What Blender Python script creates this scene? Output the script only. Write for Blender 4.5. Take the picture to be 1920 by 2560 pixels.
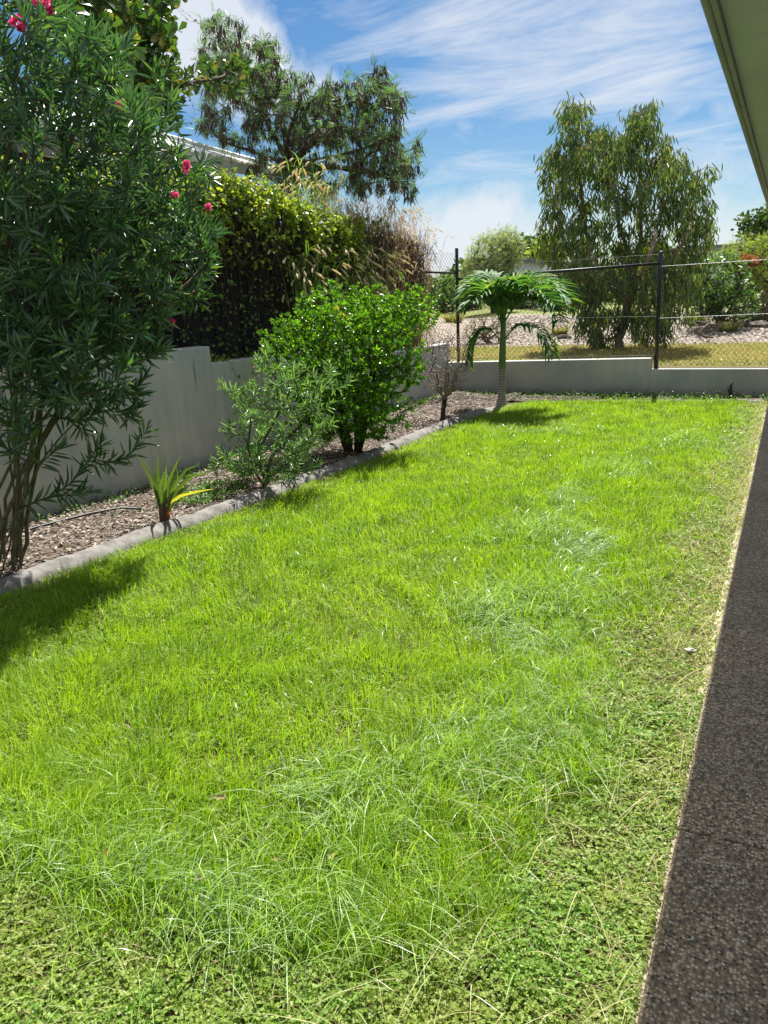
import bpy, math, numpy as np
from mathutils import Matrix, Vector
R = math.radians
rng = np.random.default_rng(7)
for o in list(bpy.data.objects): bpy.data.objects.remove(o)
SC = bpy.context.scene
COL = SC.collection

# ------------------------------------------------------------------ camera
F = 2040.0; CX, CY, HC = 960.0, 1280.0, 1.6
def nrm(v): v = np.array(v, float); return v/np.linalg.norm(v)
Yc = nrm([1022, 567, F]); Zc = nrm([-325, 7926, -F]); Zc = nrm(Zc - Yc*Zc.dot(Yc)); Xc = np.cross(Yc, Zc)
if Xc[0] < 0: Xc = -Xc
right = np.array([Xc[0], Yc[0], Zc[0]]); up = np.array([Xc[1], Yc[1], Zc[1]]); fwd = np.array([Xc[2], Yc[2], Zc[2]])
cam = bpy.data.cameras.new("camera"); camo = bpy.data.objects.new("camera", cam); COL.objects.link(camo)
M = Matrix.Identity(4)
for i in range(3):
    M[i][0] = right[i]; M[i][1] = up[i]; M[i][2] = -fwd[i]
M[2][3] = HC
camo.matrix_world = M
cam.sensor_fit = 'VERTICAL'; cam.sensor_height = 36; cam.sensor_width = 27; cam.lens = F/2560*36
cam.clip_start = 0.05; cam.clip_end = 3000
SC.camera = camo
def ray(px, py):
    d = np.array([px-CX, -(py-CY), F]); return np.array([d@Xc, d@Yc, d@Zc])
def atY(px, py, y): r = ray(px, py); t = y/r[1]; return np.array([r[0]*t, y, r[2]*t+HC])
def atX(px, py, x): r = ray(px, py); t = x/r[0]; return np.array([x, r[1]*t, r[2]*t+HC])
def atZ(px, py, z): r = ray(px, py); t = (z-HC)/r[2]; return np.array([r[0]*t, r[1]*t, z])

# ------------------------------------------------------------------ light
SUN = nrm([-0.081, 0.64, 1.0])
sl = bpy.data.lights.new("sun", 'SUN'); sl.energy = 4.9; sl.angle = R(0.53); sl.color = (1.0, 0.955, 0.88)
so = bpy.data.objects.new("sun", sl); COL.objects.link(so)
so.rotation_euler = Vector(-SUN).to_track_quat('-Z', 'Y').to_euler(); so.location = (0, 0, 30)
W = bpy.data.worlds.new("World"); SC.world = W; W.use_nodes = True
nt = W.node_tree; nt.nodes.clear()
def N(t, tp, **kw):
    n = t.nodes.new(tp)
    for k, v in kw.items():
        if k.startswith('i_'):
            n.inputs[k[2:].replace('_', ' ')].default_value = v
        else: setattr(n, k, v)
    return n
def mth(t, op, a, b=None, c=None, clamp=False):
    n = t.nodes.new('ShaderNodeMath'); n.operation = op; n.use_clamp = clamp
    for i, v in enumerate((a, b, c)):
        if v is None: continue
        if isinstance(v, (int, float)): n.inputs[i].default_value = v
        else: t.links.new(v, n.inputs[i])
    return n.outputs[0]
def ramp(t, fac, stops, interp='LINEAR'):
    n = t.nodes.new('ShaderNodeValToRGB'); cr = n.color_ramp; cr.interpolation = interp
    while len(cr.elements) < len(stops): cr.elements.new(0.5)
    for e, (p, c) in zip(cr.elements, stops):
        e.position = p; e.color = (c[0], c[1], c[2], 1) if hasattr(c, '__len__') else (c, c, c, 1)
    if fac is not None: t.links.new(fac, n.inputs[0])
    return n.outputs[0]
def mixc(t, fac, a, b, typ='MIX'):
    n = t.nodes.new('ShaderNodeMix'); n.data_type = 'RGBA'; n.blend_type = typ
    for i, v in ((0, fac), (6, a), (7, b)):
        if isinstance(v, (int, float)): n.inputs[i].default_value = v
        elif isinstance(v, tuple): n.inputs[i].default_value = (*v, 1)
        else: t.links.new(v, n.inputs[i])
    return n.outputs[2]
sky = N(nt, 'ShaderNodeTexSky', sky_type='NISHITA', sun_disc=False)
sky.sun_elevation = math.asin(SUN[2]); sky.sun_rotation = math.atan2(SUN[0], SUN[1])
sky.air_density = 1.0; sky.dust_density = 0.25; sky.ozone_density = 2.5; sky.altitude = 50
tc = N(nt, 'ShaderNodeTexCoord')
sep = N(nt, 'ShaderNodeSeparateXYZ'); nt.links.new(tc.outputs['Generated'], sep.inputs[0])
dz = mth(nt, 'ADD', mth(nt, 'MAXIMUM', sep.outputs[2], 0.0), 0.10)
cmb = N(nt, 'ShaderNodeCombineXYZ')
nt.links.new(mth(nt, 'DIVIDE', sep.outputs[0], dz), cmb.inputs[0]); nt.links.new(mth(nt, 'DIVIDE', sep.outputs[1], dz), cmb.inputs[1])
def noise(t, vec, scale, detail=6, rough=.55, dist=0., loc=(0, 0, 0), sc=(1, 1, 1), rot=0.):
    mp = N(t, 'ShaderNodeMapping'); mp.inputs['Location'].default_value = loc; mp.inputs['Scale'].default_value = sc; mp.inputs['Rotation'].default_value = (0, 0, rot)
    t.links.new(vec, mp.inputs[0])
    n = N(t, 'ShaderNodeTexNoise'); n.inputs['Scale'].default_value = scale; n.inputs['Detail'].default_value = detail
    n.inputs['Roughness'].default_value = rough; n.inputs['Distortion'].default_value = dist
    t.links.new(mp.outputs[0], n.inputs['Vector']); return n.outputs['Fac']
def blob(px, py, rad, amp=1.0):
    d = nrm(ray(px, py)); dp = N(nt, 'ShaderNodeVectorMath', operation='DISTANCE')
    nt.links.new(tc.outputs['Generated'], dp.inputs[0]); dp.inputs[1].default_value = tuple(d)
    return mth(nt, 'MULTIPLY', mth(nt, 'SUBTRACT', 1.0, mth(nt, 'DIVIDE', dp.outputs['Value'], rad/F), clamp=True), amp)
def addall(L):
    s = L[0]
    for q in L[1:]: s = mth(nt, 'ADD', s, q)
    return s
# thick cumulus bank in the upper left, low bank near the horizon
ncu = noise(nt, tc.outputs['Generated'], 9, 9, .62, .3)
cumask = addall([blob(470, 90, 230, 1.3), blob(640, 190, 130, .8), blob(790, 215, 110, .6), blob(300, 20, 200, .8),
                 blob(1180, 600, 190, .9), blob(1000, 640, 200, .8), blob(1350, 560, 170, .7), blob(1850, 560, 240, .55), blob(1700, 640, 240, .5)])
cu = ramp(nt, mth(nt, 'ADD', mth(nt, 'MULTIPLY', cumask, .62), mth(nt, 'MULTIPLY', mth(nt, 'SUBTRACT', ncu, .5), 1.5)), [(.12, 0.), (.5, .88)])
# cirrus streaks
nci = noise(nt, cmb.outputs[0], 1.25, 12, .68, .7, (3.1, 1.2, 0), (.6, 1.5, 1), R(14))
nci2 = noise(nt, cmb.outputs[0], .42, 4, .5, .3, (8.3, 4.2, 0), (.8, 1.3, 1), R(8))
cimask = addall([blob(1250, 150, 420, 1.0), blob(1520, 60, 420, .8), blob(900, 30, 300, .5), blob(1130, 260, 260, .7), blob(1500, 470, 260, .35), blob(1750, 330, 300, .45), blob(1650, 180, 300, .4)])
ci = ramp(nt, mth(nt, 'ADD', mth(nt, 'ADD', mth(nt, 'MULTIPLY', cimask, .42), mth(nt, 'MULTIPLY', mth(nt, 'SUBTRACT', nci, .5), 2.3)), mth(nt, 'MULTIPLY', mth(nt, 'SUBTRACT', nci2, .5), .9)), [(.16, 0.), (.78, .8)])
# unseen high cloud added overhead and behind the camera to whiten ambient light
dpv = N(nt, 'ShaderNodeVectorMath', operation='DOT_PRODUCT'); nt.links.new(tc.outputs['Generated'], dpv.inputs[0]); dpv.inputs[1].default_value = tuple(fwd*1.0)
over = mth(nt, 'MULTIPLY', mth(nt, 'MULTIPLY', mth(nt, 'SUBTRACT', .66, dpv.outputs['Value']), 3.0, clamp=True), ramp(nt, nci, [(.3, .55), (.6, 1.)]))
cl = mth(nt, 'MAXIMUM', mth(nt, 'MAXIMUM', cu, ci), mth(nt, 'MULTIPLY', over, .8))
hs = N(nt, 'ShaderNodeHueSaturation'); hs.inputs['Saturation'].default_value = 1.3; hs.inputs['Value'].default_value = 0.78
nt.links.new(sky.outputs[0], hs.inputs['Color'])
skyc = mixc(nt, cl, hs.outputs[0], (6.6, 6.9, 7.4))
bg = N(nt, 'ShaderNodeBackground'); nt.links.new(skyc, bg.inputs[0]); bg.inputs[1].default_value = 0.052
wo = N(nt, 'ShaderNodeOutputWorld'); nt.links.new(bg.outputs[0], wo.inputs[0])
vs = SC.view_settings; vs.view_transform = 'Standard'; vs.look = 'None'; vs.exposure = 1.28; vs.gamma = 1; vs.use_curve_mapping = False
SC.cycles.max_bounces = 8; SC.cycles.diffuse_bounces = 3; SC.cycles.glossy_bounces = 2; SC.cycles.transmission_bounces = 5; SC.cycles.transparent_max_bounces = 8

# ------------------------------------------------------------------ materials
def newmat(name):
    m = bpy.data.materials.new(name); m.use_nodes = True; t = m.node_tree; t.nodes.clear()
    return m, t, N(t, 'ShaderNodeOutputMaterial')
def leafmat(name, cols, trans=.45, rough=.42, spec=.5, tcol=(1.5, 1.35, .45), patch=None, patchscale=.8):
    m, t, out = newmat(name)
    ge = N(t, 'ShaderNodeNewGeometry'); n = len(cols)
    c = ramp(t, ge.outputs['Random Per Island'], [(i/max(1, n-1), cc) for i, cc in enumerate(cols)])
    if patch is not None:
        nz = noise(t, ge.outputs['Position'], patchscale, 3, .6)
        c = mixc(t, ramp(t, nz, [(.42, 0.), (.62, 1.)]), c, mixc(t, .65, c, patch))
    p = N(t, 'ShaderNodeBsdfPrincipled'); t.links.new(c, p.inputs['Base Color']); p.inputs['Roughness'].default_value = rough
    p.inputs['Specular IOR Level'].default_value = spec
    tr = N(t, 'ShaderNodeBsdfTranslucent'); t.links.new(mixc(t, 1.0, c, tcol, 'MULTIPLY'), tr.inputs[0])
    mx = N(t, 'ShaderNodeMixShader'); mx.inputs[0].default_value = trans
    t.links.new(p.outputs[0], mx.inputs[1]); t.links.new(tr.outputs[0], mx.inputs[2]); t.links.new(mx.outputs[0], out.inputs[0])
    return m
def solid(name, cols, rough=.7, scale=5., spec=.3, bump=0., bscale=60., sc=(1, 1, 1), metal=0., thr=(.35, .65), detail=6):
    m, t, out = newmat(name); ge = N(t, 'ShaderNodeNewGeometry')
    n = len(cols)
    nz = noise(t, ge.outputs['Position'], scale, detail, .6, 0, (0, 0, 0), sc)
    c = ramp(t, nz, [(thr[0]+(thr[1]-thr[0])*i/max(1, n-1), cc) for i, cc in enumerate(cols)])
    p = N(t, 'ShaderNodeBsdfPrincipled'); t.links.new(c, p.inputs['Base Color']); p.inputs['Roughness'].default_value = rough
    p.inputs['Specular IOR Level'].default_value = spec; p.inputs['Metallic'].default_value = metal
    if bump:
        b = N(t, 'ShaderNodeBump'); b.inputs['Strength'].default_value = bump; b.inputs['Distance'].default_value = .01
        t.links.new(noise(t, ge.outputs['Position'], bscale, 5, .6, 0, (0, 0, 0), sc), b.inputs['Height']); t.links.new(b.outputs[0], p.inputs['Normal'])
    t.links.new(p.outputs[0], out.inputs[0]); return m
def islandmat(name, cols, rough=.8, spec=.3):
    m, t, out = newmat(name); ge = N(t, 'ShaderNodeNewGeometry'); n = len(cols)
    c = ramp(t, ge.outputs['Random Per Island'], [(i/max(1, n-1), cc) for i, cc in enumerate(cols)])
    p = N(t, 'ShaderNodeBsdfPrincipled'); t.links.new(c, p.inputs['Base Color']); p.inputs['Roughness'].default_value = rough; p.inputs['Specular IOR Level'].default_value = spec
    t.links.new(p.outputs[0], out.inputs[0]); return m

MT = {}
MT['grass'] = leafmat('lawn_blades', [(.12, .24, .015), (.19, .35, .02), (.27, .44, .03), (.15, .30, .018), (.36, .47, .09), (.08, .20, .012), (.22, .40, .025), (.17, .34, .02)], .5, .46, .35, (1.46, 1.4, .40), (.26, .40, .04), .9)
MT['longgrass'] = leafmat('long_blades', [(.18, .33, .05), (.28, .43, .10), (.42, .54, .22), (.16, .34, .03)], .45, .32, .6, (1.2, 1.25, .5))
MT['sheen_tone'] = leafmat('sheen_toned_blades', [(.20, .34, .10), (.28, .42, .18), (.42, .54, .32), (.16, .30, .07)], .38, .36, .6, (1.1, 1.15, .7))  # sheen of bent blades put into the colours as paler tones
MT['straw'] = leafmat('straw_blades', [(.42, .38, .18), (.5, .46, .26), (.34, .36, .12), (.38, .30, .14)], .3, .6, .3, (1.2, 1.1, .8))
MT['clover'] = leafmat('clover_leaves', [(.07, .18, .02), (.13, .28, .03), (.20, .36, .035), (.36, .44, .11), (.09, .22, .02), (.28, .40, .06)], .42, .5, .35, (1.3, 1.3, .4), (.26, .30, .06), 2.6)
MT['oleander'] = leafmat('oleander_leaves', [(.028, .085, .036), (.045, .12, .045), (.07, .16, .055), (.032, .095, .04), (.055, .13, .06), (.14, .24, .06)], .26, .36, 1.0, (1.8, 1.9, .7))
MT['bush'] = leafmat('bush_leaves', [(.045, .14, .012), (.075, .22, .015), (.17, .35, .022), (.055, .17, .014), (.10, .26, .018)], .46, .3, .6, (1.6, 1.5, .5))
MT['vine'] = leafmat('vine_leaves', [(.12, .24, .02), (.20, .33, .03), (.28, .40, .05), (.33, .38, .07), (.11, .21, .02), (.08, .17, .02)], .45, .4, .5, (1.5, 1.3, .5))
MT['vinedark'] = leafmat('shade_toned_vine_leaves', [(.06, .13, .03), (.10, .20, .04), (.17, .22, .07)], .3, .5, .4)  # darker copy of the vine leaves, shade of the hedge face put into colour
MT['euc'] = leafmat('eucalypt_leaves', [(.035, .085, .03), (.05, .115, .035), (.09, .16, .05), (.20, .24, .07), (.04, .10, .034)], .36, .42, .5, (1.7, 1.5, .5))
MT['leuc'] = leafmat('leucaena_leaves', [(.05, .12, .05), (.08, .165, .065), (.13, .22, .09)], .42, .5, .3, (1.4, 1.4, .7))
MT['pod'] = islandmat('brown_pods', [(.05, .034, .026), (.09, .06, .042), (.14, .09, .065)], .6)
MT['almond'] = leafmat('almond_leaves', [(.03, .08, .02), (.05, .12, .025), (.09, .17, .03), (.04, .10, .02), (.03, .08, .02), (.26, .24, .05)], .3, .35, .6, (1.7, 1.6, .5))
MT['palm'] = leafmat('palm_leaves', [(.03, .11, .035), (.05, .16, .04), (.09, .22, .05), (.2, .28, .06)], .35, .6, .3, (1.7, 1.6, .6))
MT['strap'] = leafmat('strap_leaves', [(.04, .095, .022), (.075, .14, .03), (.12, .18, .045)], .35, .4, .5, (1.4, 1.3, .5))
MT['strapyellow'] = leafmat('yellowing_leaf', [(.55, .52, .05), (.45, .5, .06)], .4, .4, .4, (1.2, 1.1, .6))
MT['acacia'] = leafmat('acacia_leaves', [(.16, .26, .04), (.24, .34, .06), (.30, .38, .08)], .45, .5, .3, (1.3, 1.2, .6))
MT['pale'] = leafmat('pale_feathery_leaves', [(.20, .29, .13), (.28, .38, .17), (.34, .40, .17)], .4, .5, .3, (1.3, 1.2, .7))
MT['bggreen'] = leafmat('shrub_leaves', [(.05, .13, .03), (.09, .20, .045), (.14, .26, .06)], .4, .4, .5, (1.4, 1.3, .5))
MT['bgdark'] = leafmat('dark_tree_leaves', [(.03, .07, .02), (.05, .11, .03), (.09, .15, .04)], .3, .5, .4)
MT['olive'] = leafmat('olive_shrub_leaves', [(.12, .13, .06), (.18, .18, .08), (.22, .20, .11)], .3, .6, .3)
MT['drygrass'] = leafmat('dry_grass', [(.44, .35, .22), (.6, .5, .35), (.5, .38, .26), (.34, .25, .16)], .55, .6, .3, (1.2, 1.05, .9))
MT['seed'] = leafmat('seed_heads', [(.6, .54, .34), (.78, .72, .5), (.6, .55, .35)], .5, .7, .2, (1.2, 1.1, .8))
MT['flower'] = leafmat('pink_petals', [(.72, .05, .24), (.85, .14, .36), (.62, .03, .17)], .4, .5, .3, (1.1, 1, 1))
MT['orange'] = leafmat('orange_bracts', [(.28, .10, .05), (.38, .17, .09)], .3, .6, .2)
MT['bark'] = solid('grey_brown_bark', [(.07, .05, .035), (.16, .12, .09)], .85, 14, .2, .5, 50, (1, 1, .25))
MT['darkbark'] = solid('dark_bark', [(.035, .025, .018), (.09, .065, .045)], .85, 20, .2, .4, 60, (1, 1, .3))
MT['pinkbark'] = solid('eucalypt_bark', [(.16, .11, .08), (.33, .25, .2)], .85, 9, .2, .5, 40, (1, 1, .2))
MT['twig'] = solid('grey_twigs', [(.13, .10, .08), (.24, .19, .16)], .8, 20, .2)
MT['deadvine'] = islandmat('dead_vine_stems', [(.03, .022, .02), (.06, .042, .034), (.13, .085, .065), (.025, .02, .018)])
MT['cane'] = solid('oleander_canes', [(.06, .055, .03), (.14, .12, .07)], .7, 25, .3)
MT['black'] = solid('black_painted_steel', [(.006, .007, .01), (.014, .016, .02)], .45, 12, .5)
MT['wire'] = solid('black_coated_wire', [(.012, .012, .014), (.02, .02, .022)], .4, 12, .5)
MT['bright_wire'] = solid('galvanised_wire', [(.5, .5, .5), (.65, .65, .65)], .35, 12, .6)
MT['cloth'] = solid('navy_shade_cloth', [(.014, .02, .036), (.022, .03, .052)], .8, 3, .2, .3, 200)
MT['fascia'] = solid('painted_fascia', [(.27, .285, .31), (.35, .365, .39)], .6, 2, .3)

def wallmat():
    m, t, out = newmat('rendered_wall_paint'); ge = N(t, 'ShaderNodeNewGeometry')
    a = noise(t, ge.outputs['Position'], 1.1, 7, .65, .3)
    b = noise(t, ge.outputs['Position'], 7, 6, .7, 0, (0, 0, 0), (1, 1, .12))
    c = ramp(t, a, [(.32, (.33, .355, .375)), (.5, (.45, .455, .45)), (.66, (.55, .53, .49))])
    c = mixc(t, ramp(t, b, [(.46, 0.), (.7, .6)]), c, (.34, .36, .38))
    sx = N(t, 'ShaderNodeSeparateXYZ'); t.links.new(ge.outputs['Position'], sx.inputs[0])
    yy = mth(t, 'ABSOLUTE', mth(t, 'SUBTRACT', sx.outputs[1], mth(t, 'ADD', 6.56, mth(t, 'MULTIPLY', b, .03))))
    stain = mth(t, 'MULTIPLY', ramp(t, yy, [(.0, 1.), (.03, 0.)]), ramp(t, mth(t, 'ABSOLUTE', mth(t, 'SUBTRACT', sx.outputs[2], .98)), [(.05, 1.), (.2, 0.)]))
    c = mixc(t, mth(t, 'MULTIPLY', stain, .7), c, (.14, .12, .09))
    # rain-splash soil stain along the foot of the wall
    soil = ramp(t, mth(t, 'ADD', sx.outputs[2], mth(t, 'MULTIPLY', a, .16)), [(.06, .7), (.24, 0.)])
    c = mixc(t, soil, c, (.26, .22, .18))
    p = N(t, 'ShaderNodeBsdfPrincipled'); t.links.new(c, p.inputs['Base Color']); p.inputs['Roughness'].default_value = .75; p.inputs['Specular IOR Level'].default_value = .25
    bp = N(t, 'ShaderNodeBump'); bp.inputs['Strength'].default_value = .35; bp.inputs['Distance'].default_value = .008
    t.links.new(noise(t, ge.outputs['Position'], 90, 4, .7), bp.inputs['Height']); t.links.new(bp.outputs[0], p.inputs['Normal'])
    t.links.new(p.outputs[0], out.inputs[0]); return m
MT['wall'] = wallmat()
MT['kerb'] = solid('kerb_concrete', [(.12, .115, .105), (.19, .18, .168), (.25, .24, .22)], .85, 9, .2, .6, 120)
MT['edgestrip'] = solid('pale_edge_strip', [(.42, .36, .25), (.56, .50, .38)], .85, 9, .2, .5, 120)  # pale tone for the thin strip along the path
def pathmat():
    m, t, out = newmat('exposed_aggregate'); ge = N(t, 'ShaderNodeNewGeometry')
    v = N(t, 'ShaderNodeTexVoronoi'); v.inputs['Scale'].default_value = 105; v.inputs['Randomness'].default_value = 1
    t.links.new(ge.outputs['Position'], v.inputs['Vector'])
    sc_ = N(t, 'ShaderNodeSeparateColor'); t.links.new(v.outputs['Color'], sc_.inputs[0])
    c = ramp(t, sc_.outputs[0], [(0, (.09, .088, .095)), (.2, (.17, .155, .15)), (.3, (.42, .31, .23)), (.5, (.66, .53, .41)), (.72, (.80, .70, .56)), (.9, (.88, .82, .72))], 'CONSTANT')
    c = mixc(t, ramp(t, v.outputs['Distance'], [(.35, 0.), (.62, .9)]), c, (.30, .22, .165))
    big = noise(t, ge.outputs['Position'], 2.3, 5, .6)
    c = mixc(t, ramp(t, big, [(.4, 0.), (.7, .45)]), c, (.20, .165, .145))
    c = mixc(t, 1.0, c, (1.0, .94, .88), 'MULTIPLY')
    p = N(t, 'ShaderNodeBsdfPrincipled'); t.links.new(c, p.inputs['Base Color']); p.inputs['Roughness'].default_value = .6; p.inputs['Specular IOR Level'].default_value = .35
    bp = N(t, 'ShaderNodeBump'); bp.inputs['Strength'].default_value = .9; bp.inputs['Distance'].default_value = .006; bp.invert = True
    t.links.new(v.outputs['Distance'], bp.inputs['Height']); t.links.new(bp.outputs[0], p.inputs['Normal'])
    t.links.new(p.outputs[0], out.inputs[0]); return m
MT['path'] = pathmat()
MT['joint'] = solid('joint_filler', [(.02, .018, .016), (.035, .03, .028)], .9)
MT['soil'] = solid('lawn_soil', [(.06, .05, .025), (.10, .085, .04), (.09, .12, .03)], .95, 6, .1, .6, 60)
MT['mulchbed'] = solid('mulch_bed', [(.045, .033, .025), (.11, .085, .065), (.19, .15, .12)], .95, 40, .1, 1.0, 60)
MT['chips'] = islandmat('bark_chips', [(.045, .035, .028), (.16, .125, .10), (.31, .26, .21), (.08, .06, .048), (.42, .37, .31), (.2, .16, .13), (.04, .033, .028)], .85)
def terrainmat():
    m, t, out = newmat('park_ground'); ge = N(t, 'ShaderNodeNewGeometry'); sx = N(t, 'ShaderNodeSeparateXYZ'); t.links.new(ge.outputs['Position'], sx.inputs[0])
    fine = noise(t, ge.outputs['Position'], 14, 6, .7); mid = noise(t, ge.outputs['Position'], 1.6, 5, .65); big = noise(t, ge.outputs['Position'], .45, 4, .6)
    grass = ramp(t, fine, [(.3, (.16, .15, .05)), (.5, (.30, .28, .09)), (.7, (.42, .38, .16))])
    grass = mixc(t, ramp(t, mid, [(.5, 0.), (.65, .7)]), grass, (.14, .24, .04))
    mul = ramp(t, noise(t, ge.outputs['Position'], 22, 6, .8), [(.3, (.10, .08, .065)), (.48, (.26, .22, .18)), (.65, (.46, .41, .35))])
    mul = mixc(t, ramp(t, mid, [(.45, 0.), (.7, .5)]), mul, (.48, .40, .32))
    far = ramp(t, mid, [(.35, (.22, .20, .09)), (.6, (.16, .22, .06))])
    yy = mth(t, 'ADD', sx.outputs[1], mth(t, 'MULTIPLY', mth(t, 'SUBTRACT', mid, .5), 1.8))
    k1 = ramp(t, mth(t, 'DIVIDE', yy, 40.), [(17.6/40, 0.), (18.1/40, 1.)]); k2 = ramp(t, mth(t, 'DIVIDE', yy, 40.), [(26/40, 0.), (27.5/40, 1.)])
    k0 = ramp(t, mth(t, 'DIVIDE', yy, 40.), [(13.9/40, 1.), (14.6/40, 0.)])
    c = mixc(t, k0, mixc(t, k2, mixc(t, k1, grass, mul), far), mixc(t, .5, grass, (.2, .13, .10)))
    p = N(t, 'ShaderNodeBsdfPrincipled'); t.links.new(c, p.inputs['Base Color']); p.inputs['Roughness'].default_value = .95; p.inputs['Specular IOR Level'].default_value = .1
    bp = N(t, 'ShaderNodeBump'); bp.inputs['Strength'].default_value = 1; bp.inputs['Distance'].default_value = .06
    t.links.new(fine, bp.inputs['Height']); t.links.new(bp.outputs[0], p.inputs['Normal'])
    t.links.new(p.outputs[0], out.inputs[0]); return m
MT['terrain'] = terrainmat()
MT['soffit'] = solid('soffit_sheet', [(.48, .50, .60), (.60, .62, .72), (.55, .57, .67)], .75, 1.6, .2, .1, 40, (1, .5, 1), thr=(.25, .7))
MT['housewall'] = solid('house_render', [(.5, .47, .4), (.56, .53, .46)], .8, 3, .2)
MT['bgwhite'] = solid('white_wall', [(.62, .63, .66), (.7, .7, .72)], .7, 3, .2)
MT['roofmetal'] = solid('corrugated_metal', [(.48, .50, .50), (.6, .61, .6)], .45, 2, .4)
MT['gutter'] = solid('gutter_paint', [(.50, .52, .50), (.58, .6, .57)], .6, 2, .3)
MT['dark'] = solid('dark_timber', [(.03, .028, .025), (.06, .05, .045)], .8, 4, .2)
MT['tanwall'] = solid('tan_wall', [(.22, .16, .11), (.28, .21, .15)], .8, 4, .2)
MT['poly'] = solid('black_poly_pipe', [(.012, .012, .013), (.02, .02, .02)], .5, 9, .4)
MT['road'] = solid('pale_road', [(.36, .36, .36), (.45, .44, .43)], .9, 3, .2)
MT['ring'] = solid('palm_trunk', [(.14, .13, .13), (.24, .22, .21)], .8, 20, .2)
def ringmat():
    m, t, out = newmat('ringed_palm_trunk'); ge = N(t, 'ShaderNodeNewGeometry'); sx = N(t, 'ShaderNodeSeparateXYZ'); t.links.new(ge.outputs['Position'], sx.inputs[0])
    w = mth(t, 'SINE', mth(t, 'ADD', mth(t, 'MULTIPLY', sx.outputs[2], 170.), mth(t, 'MULTIPLY', noise(t, ge.outputs['Position'], 12), 3.)))
    c = mixc(t, ramp(t, w, [(.55, 0.), (.9, 1.)]), ramp(t, noise(t, ge.outputs['Position'], 25), [(.3, (.15, .14, .13)), (.7, (.26, .24, .22))]), (.42, .40, .36))
    p = N(t, 'ShaderNodeBsdfPrincipled'); t.links.new(c, p.inputs['Base Color']); p.inputs['Roughness'].default_value = .85; t.links.new(p.outputs[0], out.inputs[0]); return m
MT['ring'] = ringmat()
MT['shaft'] = solid('palm_crownshaft', [(.09, .18, .05), (.14, .24, .07)], .5, 8, .4, .1, 30)
MT['red'] = solid('reddish_leaf_bases', [(.09, .055, .035), (.17, .10, .06)], .8, 30, .2)
MT['stone'] = solid('pale_stone', [(.34, .33, .30), (.45, .43, .40)], .8, 30, .2, .5, 60)
MT['rock'] = solid('dark_rock', [(.09, .08, .07), (.18, .16, .14)], .9, 8, .2, .6, 20)

# ------------------------------------------------------------------ mesh accumulator
class G:
    def __init__(s): s.V = []; s.T = []; s.Q = []; s.n = 0
    def add(s, V, F):
        V = np.asarray(V, np.float64).reshape(-1, 3); F = np.asarray(F)
        s.V.append(V)
        for f in (F if isinstance(F, list) else [F]):
            f = np.asarray(f)
            if f.size: (s.T if f.shape[1] == 3 else s.Q).append(f+s.n)
        s.n += len(V)
    def addm(s, V, Fs):
        V = np.asarray(V, np.float64).reshape(-1, 3); s.V.append(V)
        for f in Fs:
            f = np.asarray(f)
            if f.size: (s.T if f.shape[1] == 3 else s.Q).append(f+s.n)
        s.n += len(V)
    def build(s, name, mat, parent=None, smooth=True, loc=None):
        me = bpy.data.meshes.new(name)
        V = np.concatenate(s.V) if s.V else np.zeros((0, 3))
        off = np.zeros(3)
        if parent is not None: off = np.array(parent_world(parent))
        elif loc is not None: off = np.array(loc)
        V = V-off
        T = np.concatenate(s.T) if s.T else np.zeros((0, 3), int); Q = np.concatenate(s.Q) if s.Q else np.zeros((0, 4), int)
        me.vertices.add(len(V)); me.vertices.foreach_set('co', V.astype(np.float32).ravel())
        loops = np.concatenate([T.ravel(), Q.ravel()]).astype(np.int32)
        me.loops.add(len(loops)); me.loops.foreach_set('vertex_index', loops)
        st = np.concatenate([np.arange(len(T))*3, len(T)*3+np.arange(len(Q))*4]).astype(np.int32)
        tot = np.concatenate([np.full(len(T), 3), np.full(len(Q), 4)]).astype(np.int32)
        me.polygons.add(len(st)); me.polygons.foreach_set('loop_start', st); me.polygons.foreach_set('loop_total', tot)
        me.polygons.foreach_set('use_smooth', np.full(len(st), smooth))
        me.update(calc_edges=True)
        if mat is not None: me.materials.append(mat)
        o = bpy.data.objects.new(name, me); COL.objects.link(o)
        if parent is not None: o.parent = parent
        elif loc is not None: o.location = tuple(off)
        return o
WORLD = {}
def parent_world(p):
    v = Vector((0, 0, 0))
    while p is not None: v = v+Vector(p.location); p = p.parent
    return v
def tag(o, label=None, cat=None, group=None, kind=None):
    if label: o['label'] = label
    if cat: o['category'] = cat
    if group: o['group'] = group
    if kind: o['kind'] = kind
    return o
def thing(name, loc, label, cat, group=None):
    o = bpy.data.objects.new(name, None); COL.objects.link(o); o.location = tuple(float(v) for v in loc); o.empty_display_size = .2
    return tag(o, label, cat, group)
BOXF = np.array([[0, 1, 3, 2], [4, 6, 7, 5], [0, 4, 5, 1], [2, 3, 7, 6], [0, 2, 6, 4], [1, 5, 7, 3]])
def box(g, x0, x1, y0, y1, z0, z1):
    g.add([(x, y, z) for x in (x0, x1) for y in (y0, y1) for z in (z0, z1)], BOXF)
def prism(g, prof, axis_pts):
    pass
def bevel(o, w=.01, seg=2):
    m = o.modifiers.new('bevel', 'BEVEL'); m.width = w; m.segments = seg; m.limit_method = 'ANGLE'
def frames(T):
    T = T/np.maximum(np.linalg.norm(T, axis=-1, keepdims=True), 1e-9)
    ref = np.where(np.abs(T[..., 2:3]) > .9, np.array([1., 0, 0]), np.array([0, 0, 1.]))
    X = np.cross(ref, T); X /= np.maximum(np.linalg.norm(X, axis=-1, keepdims=True), 1e-9); return T, X, np.cross(T, X)
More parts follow.
